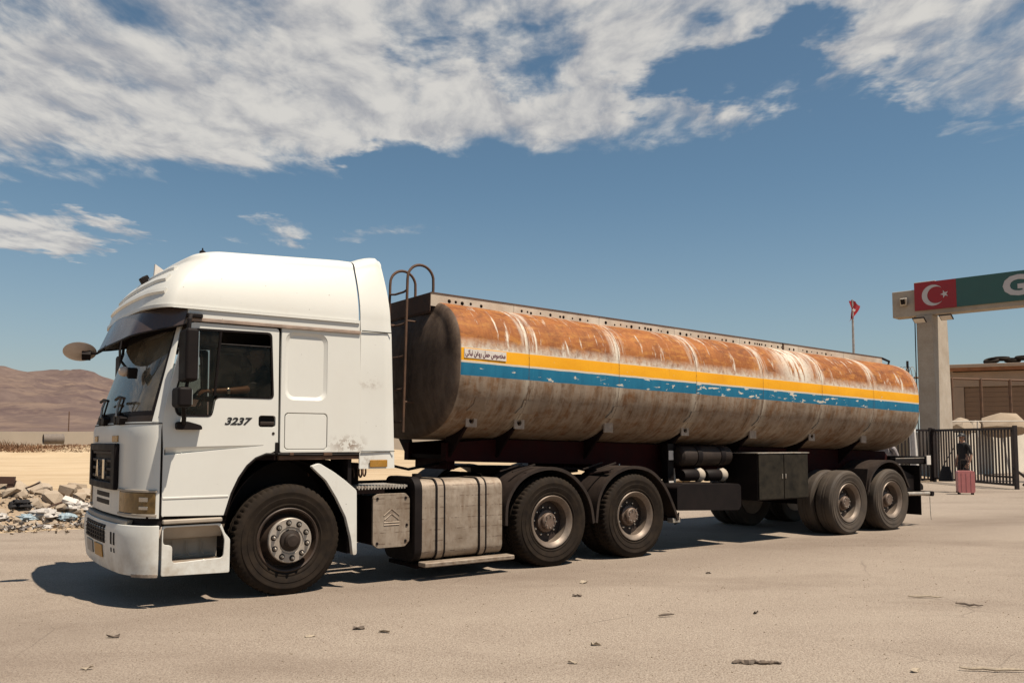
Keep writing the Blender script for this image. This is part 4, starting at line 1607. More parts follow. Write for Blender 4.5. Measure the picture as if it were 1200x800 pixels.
fs = []
rings = []
for sc, dx in heads()[::-1][1:-1]:
    rings.append((-dx, sc, 0))
for x in xs:
    bulge = 1.0
    for s_ in seams:
        d_ = abs(x - s_)
        if d_ < .02:
            bulge = 1.0055 - .20 * d_
            if d_ < .004:
                bulge = 1.0015
    rings.append((x, bulge, 1))
for sc, dx in heads()[1:-1]:
    rings.append((TLEN + dx, sc, 0))
for x, sc, cyl in rings:
    for j in range(NTH + 1):
        th, al = tab[j]
        y, z = sec(th)
        dn = 0.0
        if cyl:
            dn = .006 * fbm(x * 1.3, al * 1.3, 4.0, 3) + .004 * math.sin((x + .49) / 1.43 * 2 * math.pi - 1.57) * .8
        verts.append((x, y * sc * (1 + dn), z * sc * (1 + dn)))
        uvs.append((x, al))
NJ = NTH + 1
for i in range(len(rings) - 1):
    for j in range(NTH):
        fs.append((i * NJ + j, i * NJ + j + 1, (i + 1) * NJ + j + 1, (i + 1) * NJ + j))
ci = len(verts)
verts += [(-.24, 0, 0), (TLEN + .24, 0, 0)]
uvs += [(-.24, 0), (TLEN + .24, 0)]
for j in range(NTH):
    fs.append((ci, j + 1, j))
    o = (len(rings) - 1) * NJ
    fs.append((ci + 1, o + j, o + j + 1))
tm = MB()
tm.v, tm.f = verts, fs
tank = tank_obj(tm, 'tank', TANK, trailer, angle=28, recalc=True)
uvl = tank.data.uv_layers.new(name='UVMap')
for lp in tank.data.loops:
    uvl.data[lp.index].uv = uvs[lp.vertex_index]
# painted notice on the yellow band (dark red lettering on white)
fa = ['\ufee3\ufea8\ufebc\ufeee\ufeb9', '\ufea3\ufee4\ufede', '\ufead\ufeed\ufecf\ufee6', '\ufee7\ufe92\ufe8e\ufe97\ufbfd']
vis_text = ' '.join(fa)[::-1]


def on_tank(x, z, off):
    # point on the near wall of the tank at local height z
    lo, hi = -.9, 1.2
    for _ in range(40):
        mid = (lo + hi) / 2
        if sec(mid)[1] < z:
            lo = mid
        else:
            hi = mid
    return (x, sec(lo)[0] * 1.006 - off, z)


stk = MB().slab(lambda a, b: on_tank(a, b, .006), lambda a, b: on_tank(a, b, -.002), lin(.03, .60, 6), lin(.083, .188, 3))
stk_o = tank_obj(stk, 'notice_board', STICK, tank)
tt = text_mb(vis_text, .086, bold=.022, fit=.545)
letters('notice_lettering', tt, lambda a, b, t: on_tank(.042 + a, .092 + b, .007 + t), INK, stk_o, .0015)

# tie-down lugs and gusset plates low on each ring
lug_m = simple('lug_paint', (.38, .31, .25), .7, 0, .3, 12, .5, (.2, .12, .07))
for k, x in enumerate([.30, .98, 2.40, 3.83, 5.27, 6.72, 8.14]):
    zz_ = -.56
    yy_ = on_tank(x, -.50, 0)[1]
    if k % 2 == 1 or k == 0:
        pl = rrect(x - .075, x + .075, zz_ - .12, zz_ + .05, .01, 2)
        o = tank_obj(MB().prism(pl, lambda a, b, t: (a, yy_ + .08 + t, b), 0, .02, [circle(x, zz_ - .045, .035, 10)]), 'tie_down_lug', lug_m, tank, bevel=.004)
    else:
        o = tank_obj(MB().box(x - .075, x + .075, yy_ + .07, yy_ + .10, zz_ - .12, zz_ + .04), 'tie_down_lug', lug_m, tank, bevel=.006)
    gus = MB().slab(lambda a, b: on_tank(x + a * (1.0 if b < .5 else .55), -.50 + .15 * b, .012), lambda a, b: on_tank(x + a * (1.0 if b < .5 else .55), -.50 + .15 * b, -.004), lin(-.13, .13, 4), [0, .5, .8, 1])
    tank_obj(gus, 'gusset_plate', TANK, tank)
    tank_obj(MB().prism([(-1.0, -.60), (-.55, -.60), (-.42, -.86), (-.42, -1.0), (.42, -1.0), (.42, -.86), (.55, -.60), (1.0, -.60), (.86, -.70), (.5, -1.05), (-.5, -1.05), (-.86, -.70)], lambda a, b, t: (t, a, b), x - .015, x + .015), 'saddle_support', FRAME, tank)

# coaming rail on top: near, far and front plates with drilled holes
rail_m = simple('rail_paint', (.66, .58, .48), .7, 0, .18, 5, .6, (.40, .24, .13), .15)
random.seed(11)
RY = -.72
x = -.13
segs = [(-.13, 1.05), (1.055, 2.45), (2.455, 3.88), (3.885, 5.30), (5.305, 6.75), (6.755, 8.0), (8.005, 9.18)]
for sgn in (-1, 1):
    for q, (a, b) in enumerate(segs):
        holes = []
        hx = a + .12
        if q in (0,):
            hlist = [.15, .24, .33, .45, .60]
            hlist = [a + h + .10 for h in hlist]
        elif q == 6:
            hlist = []
        else:
            hlist = []
            while hx < b - .08:
                hlist.append(hx)
                hx += random.choice([.055, .09, .11, .13, .15, .16])
                if q == 5 and len(hlist) > 6:
                    break
        for h in hlist:
            holes.append(circle(h, .795 + random.uniform(-.008, .008), random.choice([.015, .019, .022, .025]), 8))
        pl = [(a, .715), (b, .715), (b, .865 + (.004 if q % 2 else 0)), (a, .865 + (.004 if q % 2 else 0))]
        tank_obj(MB().prism(pl, lambda s_, z, t: (s_, sgn * .72 + t, z), -.004, .004, holes), 'coaming_plate', rail_m, tank)
    tank_obj(MB().box(-.12, 9.15, sgn * .72 - sgn * .05 - .004, sgn * .72 - sgn * .05 + .004, .72, .850), 'coaming_hole_backing', FRAME, tank)  # dark backing added so the drilled holes look dark
    tank_obj(MB().box(-.13, 9.18, sgn * .72 - .012, sgn * .72 + .012, .866, .876), 'coaming_edge', RUSTY, tank)
tank_obj(MB().box(-.138, -.130, -.725, .725, .655, .872), 'coaming_plate', RUSTY, tank, bevel=.003)
tank_obj(MB().box(9.18, 9.188, -.725, .725, .715, .86), 'coaming_plate', rail_m, tank)
tank_obj(MB().box(-.13, -.02, -.68, .68, .64, .66), 'walkway_bracket', RUSTY, tank)
tank_obj(MB().tube([(9.18, -.72, .86), (9.42, -.72, .82), (9.38, -.72, .74), (9.20, -.72, .70)], .02, 6), 'rail_handle', BLACK, tank)
for k, xh in enumerate([.9, 3.4, 5.9, 8.3]):
    mh = tank_obj(MB().lathe([(.28, .78), (.28, .86), (.25, .88), (0, .90)], (xh, 0, 0), 'z', 24), 'manhole', RUSTY, tank)
tank_obj(MB().tube([(6.35, -.735, .87), (6.35, -.735, .70)], .014, 6), 'drain_pipe', RUSTY, tank)

# front ladder with two hoops
lad = tank_obj(MB().tube([(-.30, -.46, -.75), (-.30, -.46, .3), (-.30, -.46, 1.04)] + [(-.125 - .175 * math.cos(R(12 * i)), -.46, 1.06 + .175 * math.sin(R(12 * i))) for i in range(1, 15)] + [(.05, -.46, 1.0), (.05, -.46, .80)], .017, 8), 'ladder', RUSTY, trailer)
tank_obj(MB().tube([(-.30, -.02, -.75), (-.30, -.02, .3), (-.30, -.02, 1.04)] + [(-.125 - .175 * math.cos(R(12 * i)), -.02, 1.06 + .175 * math.sin(R(12 * i))) for i in range(1, 15)] + [(.05, -.02, 1.0), (.05, -.02, .80)], .017, 8), 'ladder_stile', RUSTY, lad)
for k in range(5):
    z = -.62 + k * .385
    tank_obj(MB().tube([(-.30, -.46, z), (-.285, -.35, z - .012), (-.285, -.13, z - .012), (-.30, -.02, z)], .013, 6), 'ladder_rung', RUSTY, lad)
for z in (-.4, .55):
    for y_ in (-.46, -.02):
        tank_obj(MB().tube([(-.30, y_, z), (-.17, y_, z)], .012, 6), 'ladder_bracket', RUSTY, lad)
# ---- trailer frame
for y_ in (-.52, .40):
    tank_obj(MB().prism([(.25, -.86), (.95, -.80), (9.55, -.80), (9.75, -.95), (9.75, -1.22), (3.7, -1.30), (3.2, -1.20), (2.6, -1.10), (.25, -1.08)], lambda a, b, t: (a, t, b), y_, y_ + .12), 'frame_beam', MAROON, trailer, bevel=.006)
for x in (.4, 2.2, 3.6, 4.9, 6.3, 7.2, 8.5, 9.7):
    tank_obj(MB().box(x - .05, x + .05, -.40, .40, -1.18, -1.04), 'frame_cross_member', MAROON, trailer)
tank_obj(MB().box(.9, 2.7, -.75, .75, -1.16, -1.14), 'coupling_plate', FRAME, trailer)
L_letter = text_mb('L', .075, bold=.02)
letters('frame_letter', L_letter, lambda a, b, t: tuple(Vector(tk(3.02 + a, -.525 - t, -1.16 + b)) + Vector((TRX, WC, 0))), STICK, trailer, .002)
# landing legs
for sgn in (-1, 1):
    y_ = WC + sgn * .72
    lg = MB().box(5.62, 5.74, y_ - .06, y_ + .06, .62, 1.45).build('landing_leg', BLACK, trailer, bevel=.008)
    MB().box(5.64, 5.72, y_ - .04, y_ + .04, .42, .62).build('leg_tube', FRAME, lg)
    MB().box(5.56, 5.80, y_ - .12, y_ + .12, .38, .42).build('leg_foot', FRAME, lg, bevel=.006)
    for z in (1.22, .80):
        MB().box(5.635, 5.725, y_ + sgn * .061 - (.003 if sgn < 0 else 0), y_ + sgn * .061 + (0 if sgn < 0 else .003), z, z + .13).build('reflector', STICK, lg)
    MB().tube([(5.78, y_ - .02, .65), (5.79, y_ - .02, .95), (5.77, y_ - .02, 1.10)], .02, 6).build('leg_crank', STEEL, lg)
# air reservoir and hydraulic bottles on the near side
dr = MB().lathe([(0, .0), (.10, .0), (.135, .03), (.142, .07), (.142, .98), (.135, 1.02), (.10, 1.05), (0, 1.05)], (5.78, .42, 1.27), 'x', 24).build('air_reservoir', GREYPL, trailer)
for x_ in (6.06, 6.55):
    MB().lathe([(.145, 0), (.153, .005), (.153, .095), (.145, .1)], (x_, .42, 1.27), 'x', 24).build('reservoir_band', BLACK, dr)
for x_, z_ in ((5.80, 1.005), (6.28, .995)):
    bt = MB().lathe([(0, 0), (.075, .0), (.085, .02), (.085, .28), (.075, .31), (0, .31)], (x_, .36, z_), 'x', 18).build('brake_cylinder', BLACK, trailer)
    MB().lathe([(.082, .29), (.098, .31), (.10, .37), (.08, .41), (.0, .425)], (x_, .36, z_), 'x', 18).build('cylinder_cap', simple('dusty_white', (.52, .45, .37), .7, 0, .2, 14, .5), bt)
sb = MB().prism(rpoly([(5.44, .55), (5.44, .86), (5.52, .90), (6.70, .875), (6.75, .84), (6.75, .56), (6.70, .50)], .03), lambda a, b, t: (a, t, b), .10, .70).build('storage_box', BLACK, trailer, bevel=.015)
MB().box(5.6, 6.2, .16, .5, .885, .905).build('box_lid_strip', GREYPL, sb)
# two-door tool box
tbx = MB().box(7.02, 8.20, .02, .62, .62, 1.30).build('tool_box', BLACK, trailer, bevel=.008)
tb_m = simple('tool_box_paint', (.012, .010, .007), .7, 0, .5, 9, .6, (.075, .060, .042), .25, .15)
for a, b in ((7.03, 7.60), (7.615, 8.19)):
    dd = MB().box(a, b, -.002, .018, .635, 1.29).build('tool_box_door', tb_m, tbx, bevel=.006)
    MB().box(b - .05 if a < 7.2 else a + .015, b - .035 if a < 7.2 else a + .03, -.012, .0, .93, 1.0).build('latch', STEEL, dd)
MB().box(7.0, 8.22, -.01, .64, 1.302, 1.315).build('tool_box_top', STEEL, tbx)
# axles and wheels
for x_ in (9.20, 10.43):
    MB().tube([(x_, .3, .50), (x_, 2.14, .50)], .07, 12).build('axle', FRAME, trailer)
    for y_ in (.66, 1.70):
        m = MB()
        for k in range(4):
            m.box(x_ - .55 + k * .10, x_ + .55 - k * .10, y_, y_ + .08, .58 + k * .025 + .0005, .6045 + k * .025)
        m.build('leaf_spring', FRAME, trailer)
    wk = x_ < 10
    wheel(trailer, x_, -.04, .505, 'rear', worn=True, spin=x_)
    wheel(trailer, x_, .30, .505, 'inner', worn=True, simple_=True)
    wheel(trailer, x_, 2.48, .505, 'rear', True, worn=True, simple_=True)
    wheel(trailer, x_, 2.14, .505, 'inner', True, worn=True, simple_=True)
MG3 = arc_path([(-.66, .66), (-.60, .86), (-.45, 1.02), (-.24, 1.13), (.0, 1.165), (.22, 1.12), (.40, .99), (.52, .82), (.60, .70)])
mudguard(10.43, MG3, .0, .60, trailer, GREYPL)
mudguard(10.43, MG3, 1.86, 2.44, trailer, GREYPL)
MB().obox((9.80, .30, .86), (.02, .56, .34), (0, R(12), 0)).build('mudguard_flap', GREYPL, trailer)
# rear lamp beam, mud flaps, under-run bar
rbm = MB().box(10.62, 11.55, .0, .10, 1.10, 1.20).build('lamp_beam', BLACK, trailer, bevel=.006)
MB().box(10.63, 11.54, -.004, .0, 1.185, 1.198).build('beam_edge', STEEL, rbm)
MB().box(11.55, 11.66, -.03, 2.47, 1.08, 1.22).build('lamp_crossbar', BLACK, trailer, bevel=.01)
MB().box(11.54, 11.67, -.05, -.031, 1.07, 1.23).build('reflector', STICK, trailer, bevel=.004)
for y0, y1 in ((.02, .62), (1.82, 2.42)):
    MB().box(11.42, 11.44, y0, y1, .20, 1.06).build('mud_flap', BLACK, trailer, bevel=.006)
ub = MB().tube([(11.74, -.03, .56), (11.74, 2.47, .56)], .045, 12).build('underrun_bar', BLACK, trailer)
MB().tube([(11.0, .03, .58), (11.74, .03, .56)], .035, 10).build('bar_stay', STEEL, ub)
MB().tube([(11.5, .6, 1.05), (11.72, .6, .6)], .03, 8).build('bar_stay', FRAME, ub)
MB().tube([(11.5, 1.84, 1.05), (11.72, 1.84, .6)], .03, 8).build('bar_stay', FRAME, ub)
MB().prism(rpoly([(10.95, 1.02), (11.45, .86), (11.70, .70), (11.70, .62), (10.95, .62)], .04), lambda a, b, t: (a, t, b), .12, .60).build('rear_locker', BLACK, trailer, bevel=.01)
MB().tube([(11.72, 0.02, .5), (11.73, .02, .18), (11.74, .015, .10)], .006, 5).build('dangling_wire', STEEL, trailer)

# ================================================================== PEOPLE
def person_mesh(name, J, E_, regions, mats, sub=2):
    """J: name -> (pos, radius); E_: (a, b) pairs; regions: (a, b) -> material index; first joint is the root"""
    names = list(J)
    ix = {n: i for i, n in enumerate(names)}
    me = bpy.data.meshes.new(name)
    me.from_pydata([J[n][0] for n in names], [(ix[a], ix[b]) for a, b in E_], [])
    o = bpy.data.objects.new(name, me)
    COL.objects.link(o)
    o.modifiers.new('skin', 'SKIN')
    for i, n in enumerate(names):
        r = J[n][1]
        sv = me.skin_vertices[0].data[i]
        sv.radius = r if isinstance(r, tuple) else (r, r)
        sv.use_root = i == 0
    ss = o.modifiers.new('sub', 'SUBSURF')
    ss.levels = ss.render_levels = sub
    dg = bpy.context.evaluated_depsgraph_get()
    out = bpy.data.meshes.new_from_object(o.evaluated_get(dg))
    bpy.data.objects.remove(o)
    for m in mats:
        out.materials.append(m)
    segs_ = [(Vector(J[a][0]), Vector(J[b][0]), regions.get((a, b), 0)) for a, b in E_]
    for p in out.polygons:
        c = p.center
        best, bm_ = 1e9, 0
        for a, b, r in segs_:
            d = b - a
            t = max(0, min(1, (c - a).dot(d) / max(1e-9, d.length_squared)))
            dist = (c - (a + d * t)).length
            if dist < best:
                best, bm_ = dist, r
        p.material_index = min(bm_, len(mats) - 1)
        p.use_smooth = True
    ob = bpy.data.objects.new(name, out)
    COL.objects.link(ob)
    return ob


def hand_joints(J, E_, reg, pre, wrist, d, n, mi, s=1.0, curl=.5):
    """five fingers from a wrist point; d: direction of the hand, n: palm normal (fingers curl towards it)"""
    wrist, d, n = Vector(wrist), Vector(d).normalized(), Vector(n).normalized()
    side_ = d.cross(n).normalized()
    palm = wrist + d * .06 * s
    J[pre + 'palm'] = (tuple(palm), (.030 * s, .018 * s))
    E_.append((pre + 'wrist', pre + 'palm'))
    reg[(pre + 'wrist', pre + 'palm')] = mi
    for k, (off, ln) in enumerate(((-.030, .058), (-.010, .072), (.010, .076), (.029, .068))):
        b = palm + d * .035 * s + side_ * off * s
        m_ = b + (d * (1 - curl * .4) + n * curl * .7).normalized() * ln * .55 * s
        e = m_ + (d * (1 - curl) + n * curl * 1.4).normalized() * ln * .45 * s
        for nm, p, r in (('b', b, .010), ('m', m_, .009), ('e', e, .007)):
            J[f'{pre}f{k}{nm}'] = (tuple(p), r * s)
        for a, c in ((pre + 'palm', f'{pre}f{k}b'), (f'{pre}f{k}b', f'{pre}f{k}m'), (f'{pre}f{k}m', f'{pre}f{k}e')):
            E_.append((a, c))
            reg[(a, c)] = mi
    b = wrist + d * .03 * s - side_ * .035 * s + n * .01 * s
    e = b + (d * .7 - side_ * .5 + n * .5).normalized() * .05 * s
    J[pre + 't1'] = (tuple(b), .011 * s)
    J[pre + 't2'] = (tuple(e), .008 * s)
    E_.append((pre + 'palm', pre + 't1'))
    E_.append((pre + 't1', pre + 't2'))
    reg[(pre + 'palm', pre + 't1')] = mi
    reg[(pre + 't1', pre + 't2')] = mi


def standing(name, loc, rz, H, top, trousers, shoe, sleeve_bare=True, lh=None, rh=None, lean=0.0, headpitch=0.0, stride=.08):
    """standing figure facing local -y"""
    k = H / 1.75
    J, E_, reg = {}, [], {}

    def j(n, x, y, z, r):
        J[n] = ((x * k, y * k, z * k), tuple(q * k for q in r) if isinstance(r, tuple) else r * k)

    def e(a, b, m):
        E_.append((a, b))
        reg[(a, b)] = m
    j('pelvis', 0, .0, .95, (.155, .105))
    j('waist', 0, -.01, 1.10, (.150, .105))
    j('chest', 0, -.01 - lean, 1.30, (.175, .115))
    j('neckb', 0, .0 - lean, 1.45, (.085, .065))
    j('neck', 0, -.01 - lean, 1.52, .052)
    j('jaw', 0, -.035 - lean - headpitch * .3, 1.585, (.060, .068))
    j('head', 0, -.015 - lean - headpitch, 1.655, (.078, .092))
    j('crown', 0, -.005 - lean - headpitch, 1.715, (.062, .072))
    j('nose', 0, -.118 - lean - headpitch, 1.625, .014)
    e('pelvis', 'waist', 0); e('waist', 'chest', 0); e('chest', 'neckb', 0); e('neckb', 'neck', 2)
    e('neck', 'jaw', 2); e('jaw', 'head', 2); e('head', 'crown', 2); e('jaw', 'nose', 2)
    for s_, q in ((1, 'l'), (-1, 'r')):
        j(q + 'ear', s_ * .088, .0 - lean - headpitch, 1.64, .016)
        e('head', q + 'ear', 2)
        j(q + 'hip', s_ * .095, 0, .90, .090)
        j(q + 'knee', s_ * .10, -.02 + s_ * stride * .5, .50, .062)
        j(q + 'ank', s_ * .10, .02 + s_ * stride, .09, .042)
        j(q + 'heel', s_ * .10, .055 + s_ * stride, .035, .036)
        j(q + 'toe', s_ * .115, -.13 + s_ * stride, .030, (.040, .028))
        e('pelvis', q + 'hip', 1); e(q + 'hip', q + 'knee', 1); e(q + 'knee', q + 'ank', 1); e(q + 'ank', q + 'heel', 3); e(q + 'heel', q + 'toe', 3)
        tgt = lh if s_ > 0 else rh
        el, wr = tgt if tgt else ((s_ * .25, .03, 1.12), (s_ * .25, -.06, .88))
        j(q + 'sho', s_ * .185, -.0 - lean, 1.405, .062)
        j(q + 'elb', *el, .042)
        j(q + 'mid', *[(a + b) / 2 for a, b in zip(el, wr)], .040)
        j(q + 'wrist', *wr, .028)
        e('neckb', q + 'sho', 0); e(q + 'sho', q + 'elb', 0); e(q + 'elb', q + 'mid', 2 if sleeve_bare else 0); e(q + 'mid', q + 'wrist', 2 if sleeve_bare else 0)
        d = Vector(wr) - Vector(el)
        hand_joints(J, E_, reg, q, J[q + 'wrist'][0], d, (-s_ * .7, -.7, 0), 2, k, .45)
    o = person_mesh(name, J, E_, reg, [top, trousers, SKIN, shoe])
    o.location = loc
    o.rotation_euler = (0, 0, rz)
    return o, k


def cap_mesh(k, lean, hp, mat, parent, brim=True, name='cap'):
    c = Vector((0, -.012 - lean - hp, 1.675)) * k
    m = MB()

    def f(u, v):
        a, b = u * 2 * math.pi, v * math.pi / 2
        return c + Vector((math.cos(a) * math.cos(b) * .098, math.sin(a) * math.cos(b) * .118, math.sin(b) * .098 - .004 + (.02 if math.sin(a) > 0 and v < .01 else 0) * -2)) * k
    m.grid(f, lin(0, 1, 20), lin(0, 1, 6))
    if brim:
        m.slab(lambda u, v: c + Vector((math.cos(u) * (.085 + .01 * v), -.09 - .085 * v * math.sin(max(.0, u)) - .0, .012 - .02 * v)) * k,
               lambda u, v: c + Vector((math.cos(u) * (.085 + .01 * v), -.09 - .085 * v * math.sin(max(.0, u)), .006 - .02 * v)) * k, lin(0, math.pi, 10), [0, .5, 1])
    return m.build(name, mat, parent, loc=(0, 0, 0))


CLOTH_BLK = simple('black_cloth', (.012, .010, .011), .9, 0, .3, 10)
CLOTH_GREY = simple('grey_print_cloth', (.30, .27, .27), .9, 0, .6, 22)
CLOTH_WHITE = simple('white_cloth', (.62, .58, .55), .9, 0, .15, 10)
SHOE = simple('dark_shoe', (.02, .015, .013), .6)
# man in black walking towards the gate with the suitcase
ptop, pk = standing('person', (13.08, 24.6, .004), R(-72), 1.70, CLOTH_BLK, CLOTH_BLK, SHOE, True,
                    lh=((.245, .06, 1.13), (.23, -.02, .90)), rh=((-.235, .05, 1.13), (-.235, -.03, .88)), headpitch=.02)
tag(ptop, 'person in black clothes and cap standing behind the pink suitcase', 'person')
cap_mesh(pk, 0, .02, HAIR, ptop, True)
# man at the rear of the trailer, grey hair, patterned shirt, white trousers
px_loc = t2w(13.6, 1.9)
p2, k2 = standing('person', (px_loc.x, px_loc.y, .004), R(-60), 1.66, CLOTH_GREY, CLOTH_WHITE, SHOE, False, headpitch=.05, lean=.05)
tag(p2, 'person in patterned grey shirt and white trousers behind the trailer', 'person')
cap_mesh(k2, .05, .05, simple('grey_hair', (.28, .25, .24), .8, 0, .2, 40), p2, False, 'hair')

# driver: seated, left arm on the door sill reaching to the wheel
J, E_, reg = {}, [], {}


def jj(n, x, y, z, r):
    J[n] = ((x, y, z), r)


def ee(a, b, m):
    E_.append((a, b))
    reg[(a, b)] = m


jj('pelvis', -.16, .62, 1.66, (.16, .13))
jj('waist', -.12, .62, 1.80, (.15, .12))
jj('chest', -.10, .60, 2.02, (.17, .13))
jj('neckb', -.11, .60, 2.18, (.08, .07))
jj('neck', -.13, .60, 2.25, .055)
jj('jaw', -.165, .60, 2.31, .066)
jj('head', -.15, .60, 2.38, .088)
jj('crown', -.14, .60, 2.44, .068)
jj('nose', -.262, .60, 2.35, .014)
ee('pelvis', 'waist', 0); ee('waist', 'chest', 0); ee('chest', 'neckb', 0); ee('neckb', 'neck', 1); ee('neck', 'jaw', 1); ee('jaw', 'head', 1); ee('head', 'crown', 1); ee('jaw', 'nose', 1)
for q, s_ in (('l', -1), ('r', 1)):
    jj(q + 'ear', -.14, .60 + s_ * .095, 2.37, .016)
    ee('head', q + 'ear', 1)
    jj(q + 'hip', -.18, .62 + s_ * .11, 1.65, .09)
    jj(q + 'knee', -.60, .62 + s_ * .15, 1.66, .068)
    jj(q + 'ank', -.74, .62 + s_ * .13, 1.43, .045)
    jj(q + 'toe', -.88, .62 + s_ * .13, 1.40, .035)
    ee('pelvis', q + 'hip', 2); ee(q + 'hip', q + 'knee', 2); ee(q + 'knee', q + 'ank', 2); ee(q + 'ank', q + 'toe', 2)
    jj(q + 'sho', -.11, .60 + s_ * .20, 2.12, .065)
for q, pts_ in (('l', ((-.40, .13, 1.975), (-.57, .09, 1.955), (-.72, .10, 1.950))), ('r', ((-.30, .92, 1.90), (-.48, .86, 1.90), (-.68, .80, 1.92)))):
    jj(q + 'elb', *pts_[0], .040)
    jj(q + 'mid', *pts_[1], .034)
    jj(q + 'wrist', *pts_[2], .024)
    ee('neckb', q + 'sho', 0); ee(q + 'sho', q + 'elb', 0); ee(q + 'elb', q + 'mid', 1); ee(q + 'mid', q + 'wrist', 1)
    hand_joints(J, E_, reg, q, pts_[2], Vector(pts_[2]) - Vector(pts_[1]), (-.3, .3, -.9), 1, 1.0, .75)
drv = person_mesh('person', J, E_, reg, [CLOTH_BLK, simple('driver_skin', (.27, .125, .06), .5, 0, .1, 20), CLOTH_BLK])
drv.location = TO
drv.rotation_euler = (0, 0, TA)
tag(drv, 'driver in dark clothes at the truck window with forearm on the sill', 'person')
MB().grid(lambda u, v: Vector((-.142, .60, 2.395)) + Vector((math.cos(u) * math.cos(v) * .105, math.sin(u) * math.cos(v) * .098, math.sin(v) * .095)), lin(0, 2 * math.pi, 18), lin(.05, math.pi / 2, 6)).build('hair', HAIR, drv)
MB().lathe([(.041, -.012), (.043, 0), (.041, .012)], (-.60, .092, 1.954), 'x', 16).build('wristwatch', CHROME, drv)

# suitcase
sc = MB().prism(rrect(-.215, .215, .05, .66, .06, 5), lambda a, b, t: (a, t, b), -.13, .13).build('suitcase', simple('pink_shell', (.58, .20, .19), .45, 0, .1, 6), None, bevel=.025)
sc.location = (12.66, 23.75, .004)
sc.rotation_euler = (0, 0, R(-14))
tag(sc, 'pink hard-shell suitcase on wheels beside the person in black', 'suitcase')
PINKL = simple('pink_trim', (.62, .36, .33), .5)
MB().prism(rrect(-.218, .218, .047, .663, .062, 5), lambda a, b, t: (a, t, b), -.012, .012, [rrect(-.21, .21, .055, .655, .058, 5)]).build('zip_band', PINKL, sc, loc=(0, 0, 0))
for k in range(3):
    MB().prism(rrect(-.13 + k * .12, -.105 + k * .12, .11, .62, .01, 2), lambda a, b, t: (a, t, b), -.137, -.129).build('shell_rib', MATS['pink_shell'], sc, loc=(0, 0, 0))
for a in (-.17, .17):
    for b in (-.08, .08):
        MB().lathe([(0, -.015), (.025, -.015), (.025, .015), (0, .015)], (a, b, .025), 'x', 10).build('caster', BLACK, sc, loc=(0, 0, 0))
MB().tube([(-.09, .1, .66), (-.09, .1, .93), (-.07, .1, .96), (.07, .1, .96), (.09, .1, .93), (.09, .1, .66)], .012, 6).build('pull_handle', GREYPL, sc, loc=(0, 0, 0))
# dark bag on the ground left of the person
bgm = MB().grid(lambda u, v: (math.cos(u) * .21 * (1 - .45 * v) * (1 + .1 * math.sin(3 * u)), math.sin(u) * .14 * (1 - .4 * v), .015 + .43 * v), lin(0, 2 * math.pi, 16), lin(0, 1, 6))
bgm.add([(math.cos(u) * .21 * .55, math.sin(u) * .14 * .6, .445) for u in lin(0, 2 * math.pi, 15)], [tuple(range(16))])
bgo = bgm.build('duffel_bag', CLOTH_BLK, None, loc=(12.75, 24.95, .3), bevel=0)
tag(bgo, 'black shoulder bag hanging at the left hip of the person in black', 'bag')
MB().tube([(-.1, 0, .42), (-.02, -.05, .62), (.10, -.05, .80), (.25, -.06, 1.05)], .012, 6).build('strap', CLOTH_BLK, bgo, loc=(0, 0, 0))

# ================================================================== GATE AND BUILDINGS ON THE RIGHT
IRON = simple('gate_iron', (.018, .009, .008), .6, .1, .4, 6, .3, (.07, .04, .03))


def bar_gate(name, a, b, h0, h1, n, label, mat, brace=True):
    """barred leaf from a to b (ground points), bars as parts"""
    a, b = Vector(a), Vector(b)
    d = b - a
    L = d.length
    o = empty(name, (a.x, a.y, a.z), math.atan2(d.y, d.x))
    tag(o, label, 'gate' if 'gate' in name else 'fence')
    MB().box(0, L, -.03, .03, h1 - .08, h1).build('top_rail', mat, o)
    MB().box(0, L, -.03, .03, h0, h0 + .07).build('bottom_rail', mat, o)
    MB().box(-.04, .04, -.045, .045, .0, h1 + .03).build('end_post', mat, o)
    MB().box(L - .05, L + .05, -.05, .05, .0, h1 + .05).build('end_post', mat, o)
    bm_ = MB().box(-.024, .024, -.02, .02, h0 + .07, h1 - .08).mesh('bar', mat)
    for k in range(1, n):
        child('bar', bm_, o, (L * k / n, 0, 0))
    return o


gt1 = bar_gate('sliding_gate', (15.52, 31.2, 0), (15.55, 26.2, 0), .10, 1.92, 28, 'dark iron barred gate leaf standing open beside the pink suitcase', IRON)
MB().tube([(4.95, -.05, .65), (4.6, .9, .05)], .04, 6).build('brace', IRON, gt1, loc=(0, 0, 0))
MB().box(3.2, 4.9, -.02, .02, .34, .40).build('lower_rail', IRON, gt1, loc=(0, 0, 0))
bar_gate('bar_fence', (13.2, 31.35, 0), (15.45, 31.3, 0), .05, 1.93, 17, 'dark iron bar fence behind the tail of the tanker', IRON)
st_ = MB().obox((16.75, 26.9, .62), (.09, .09, 1.5), (0, R(42), R(-30))).build('timber_prop', simple('dark_timber', (.05, .025, .018), .8), None)
tag(st_, 'slanting dark prop leaning right of the barred gate', 'prop')

# gate pylon and sign beam; the beam runs along u (towards the viewer's right), its face looks along nrm
U_ = Vector((.715, -.699, 0)).normalized()
NR = Vector((-.699, -.715, 0)).normalized()
pb = Vector((16.82, 34.0, 0))
GA = math.atan2(U_.y, U_.x)
gtw = empty('gate_portal', pb, GA)
tag(gtw, 'concrete border gate portal carrying a red and green sign', 'gate')
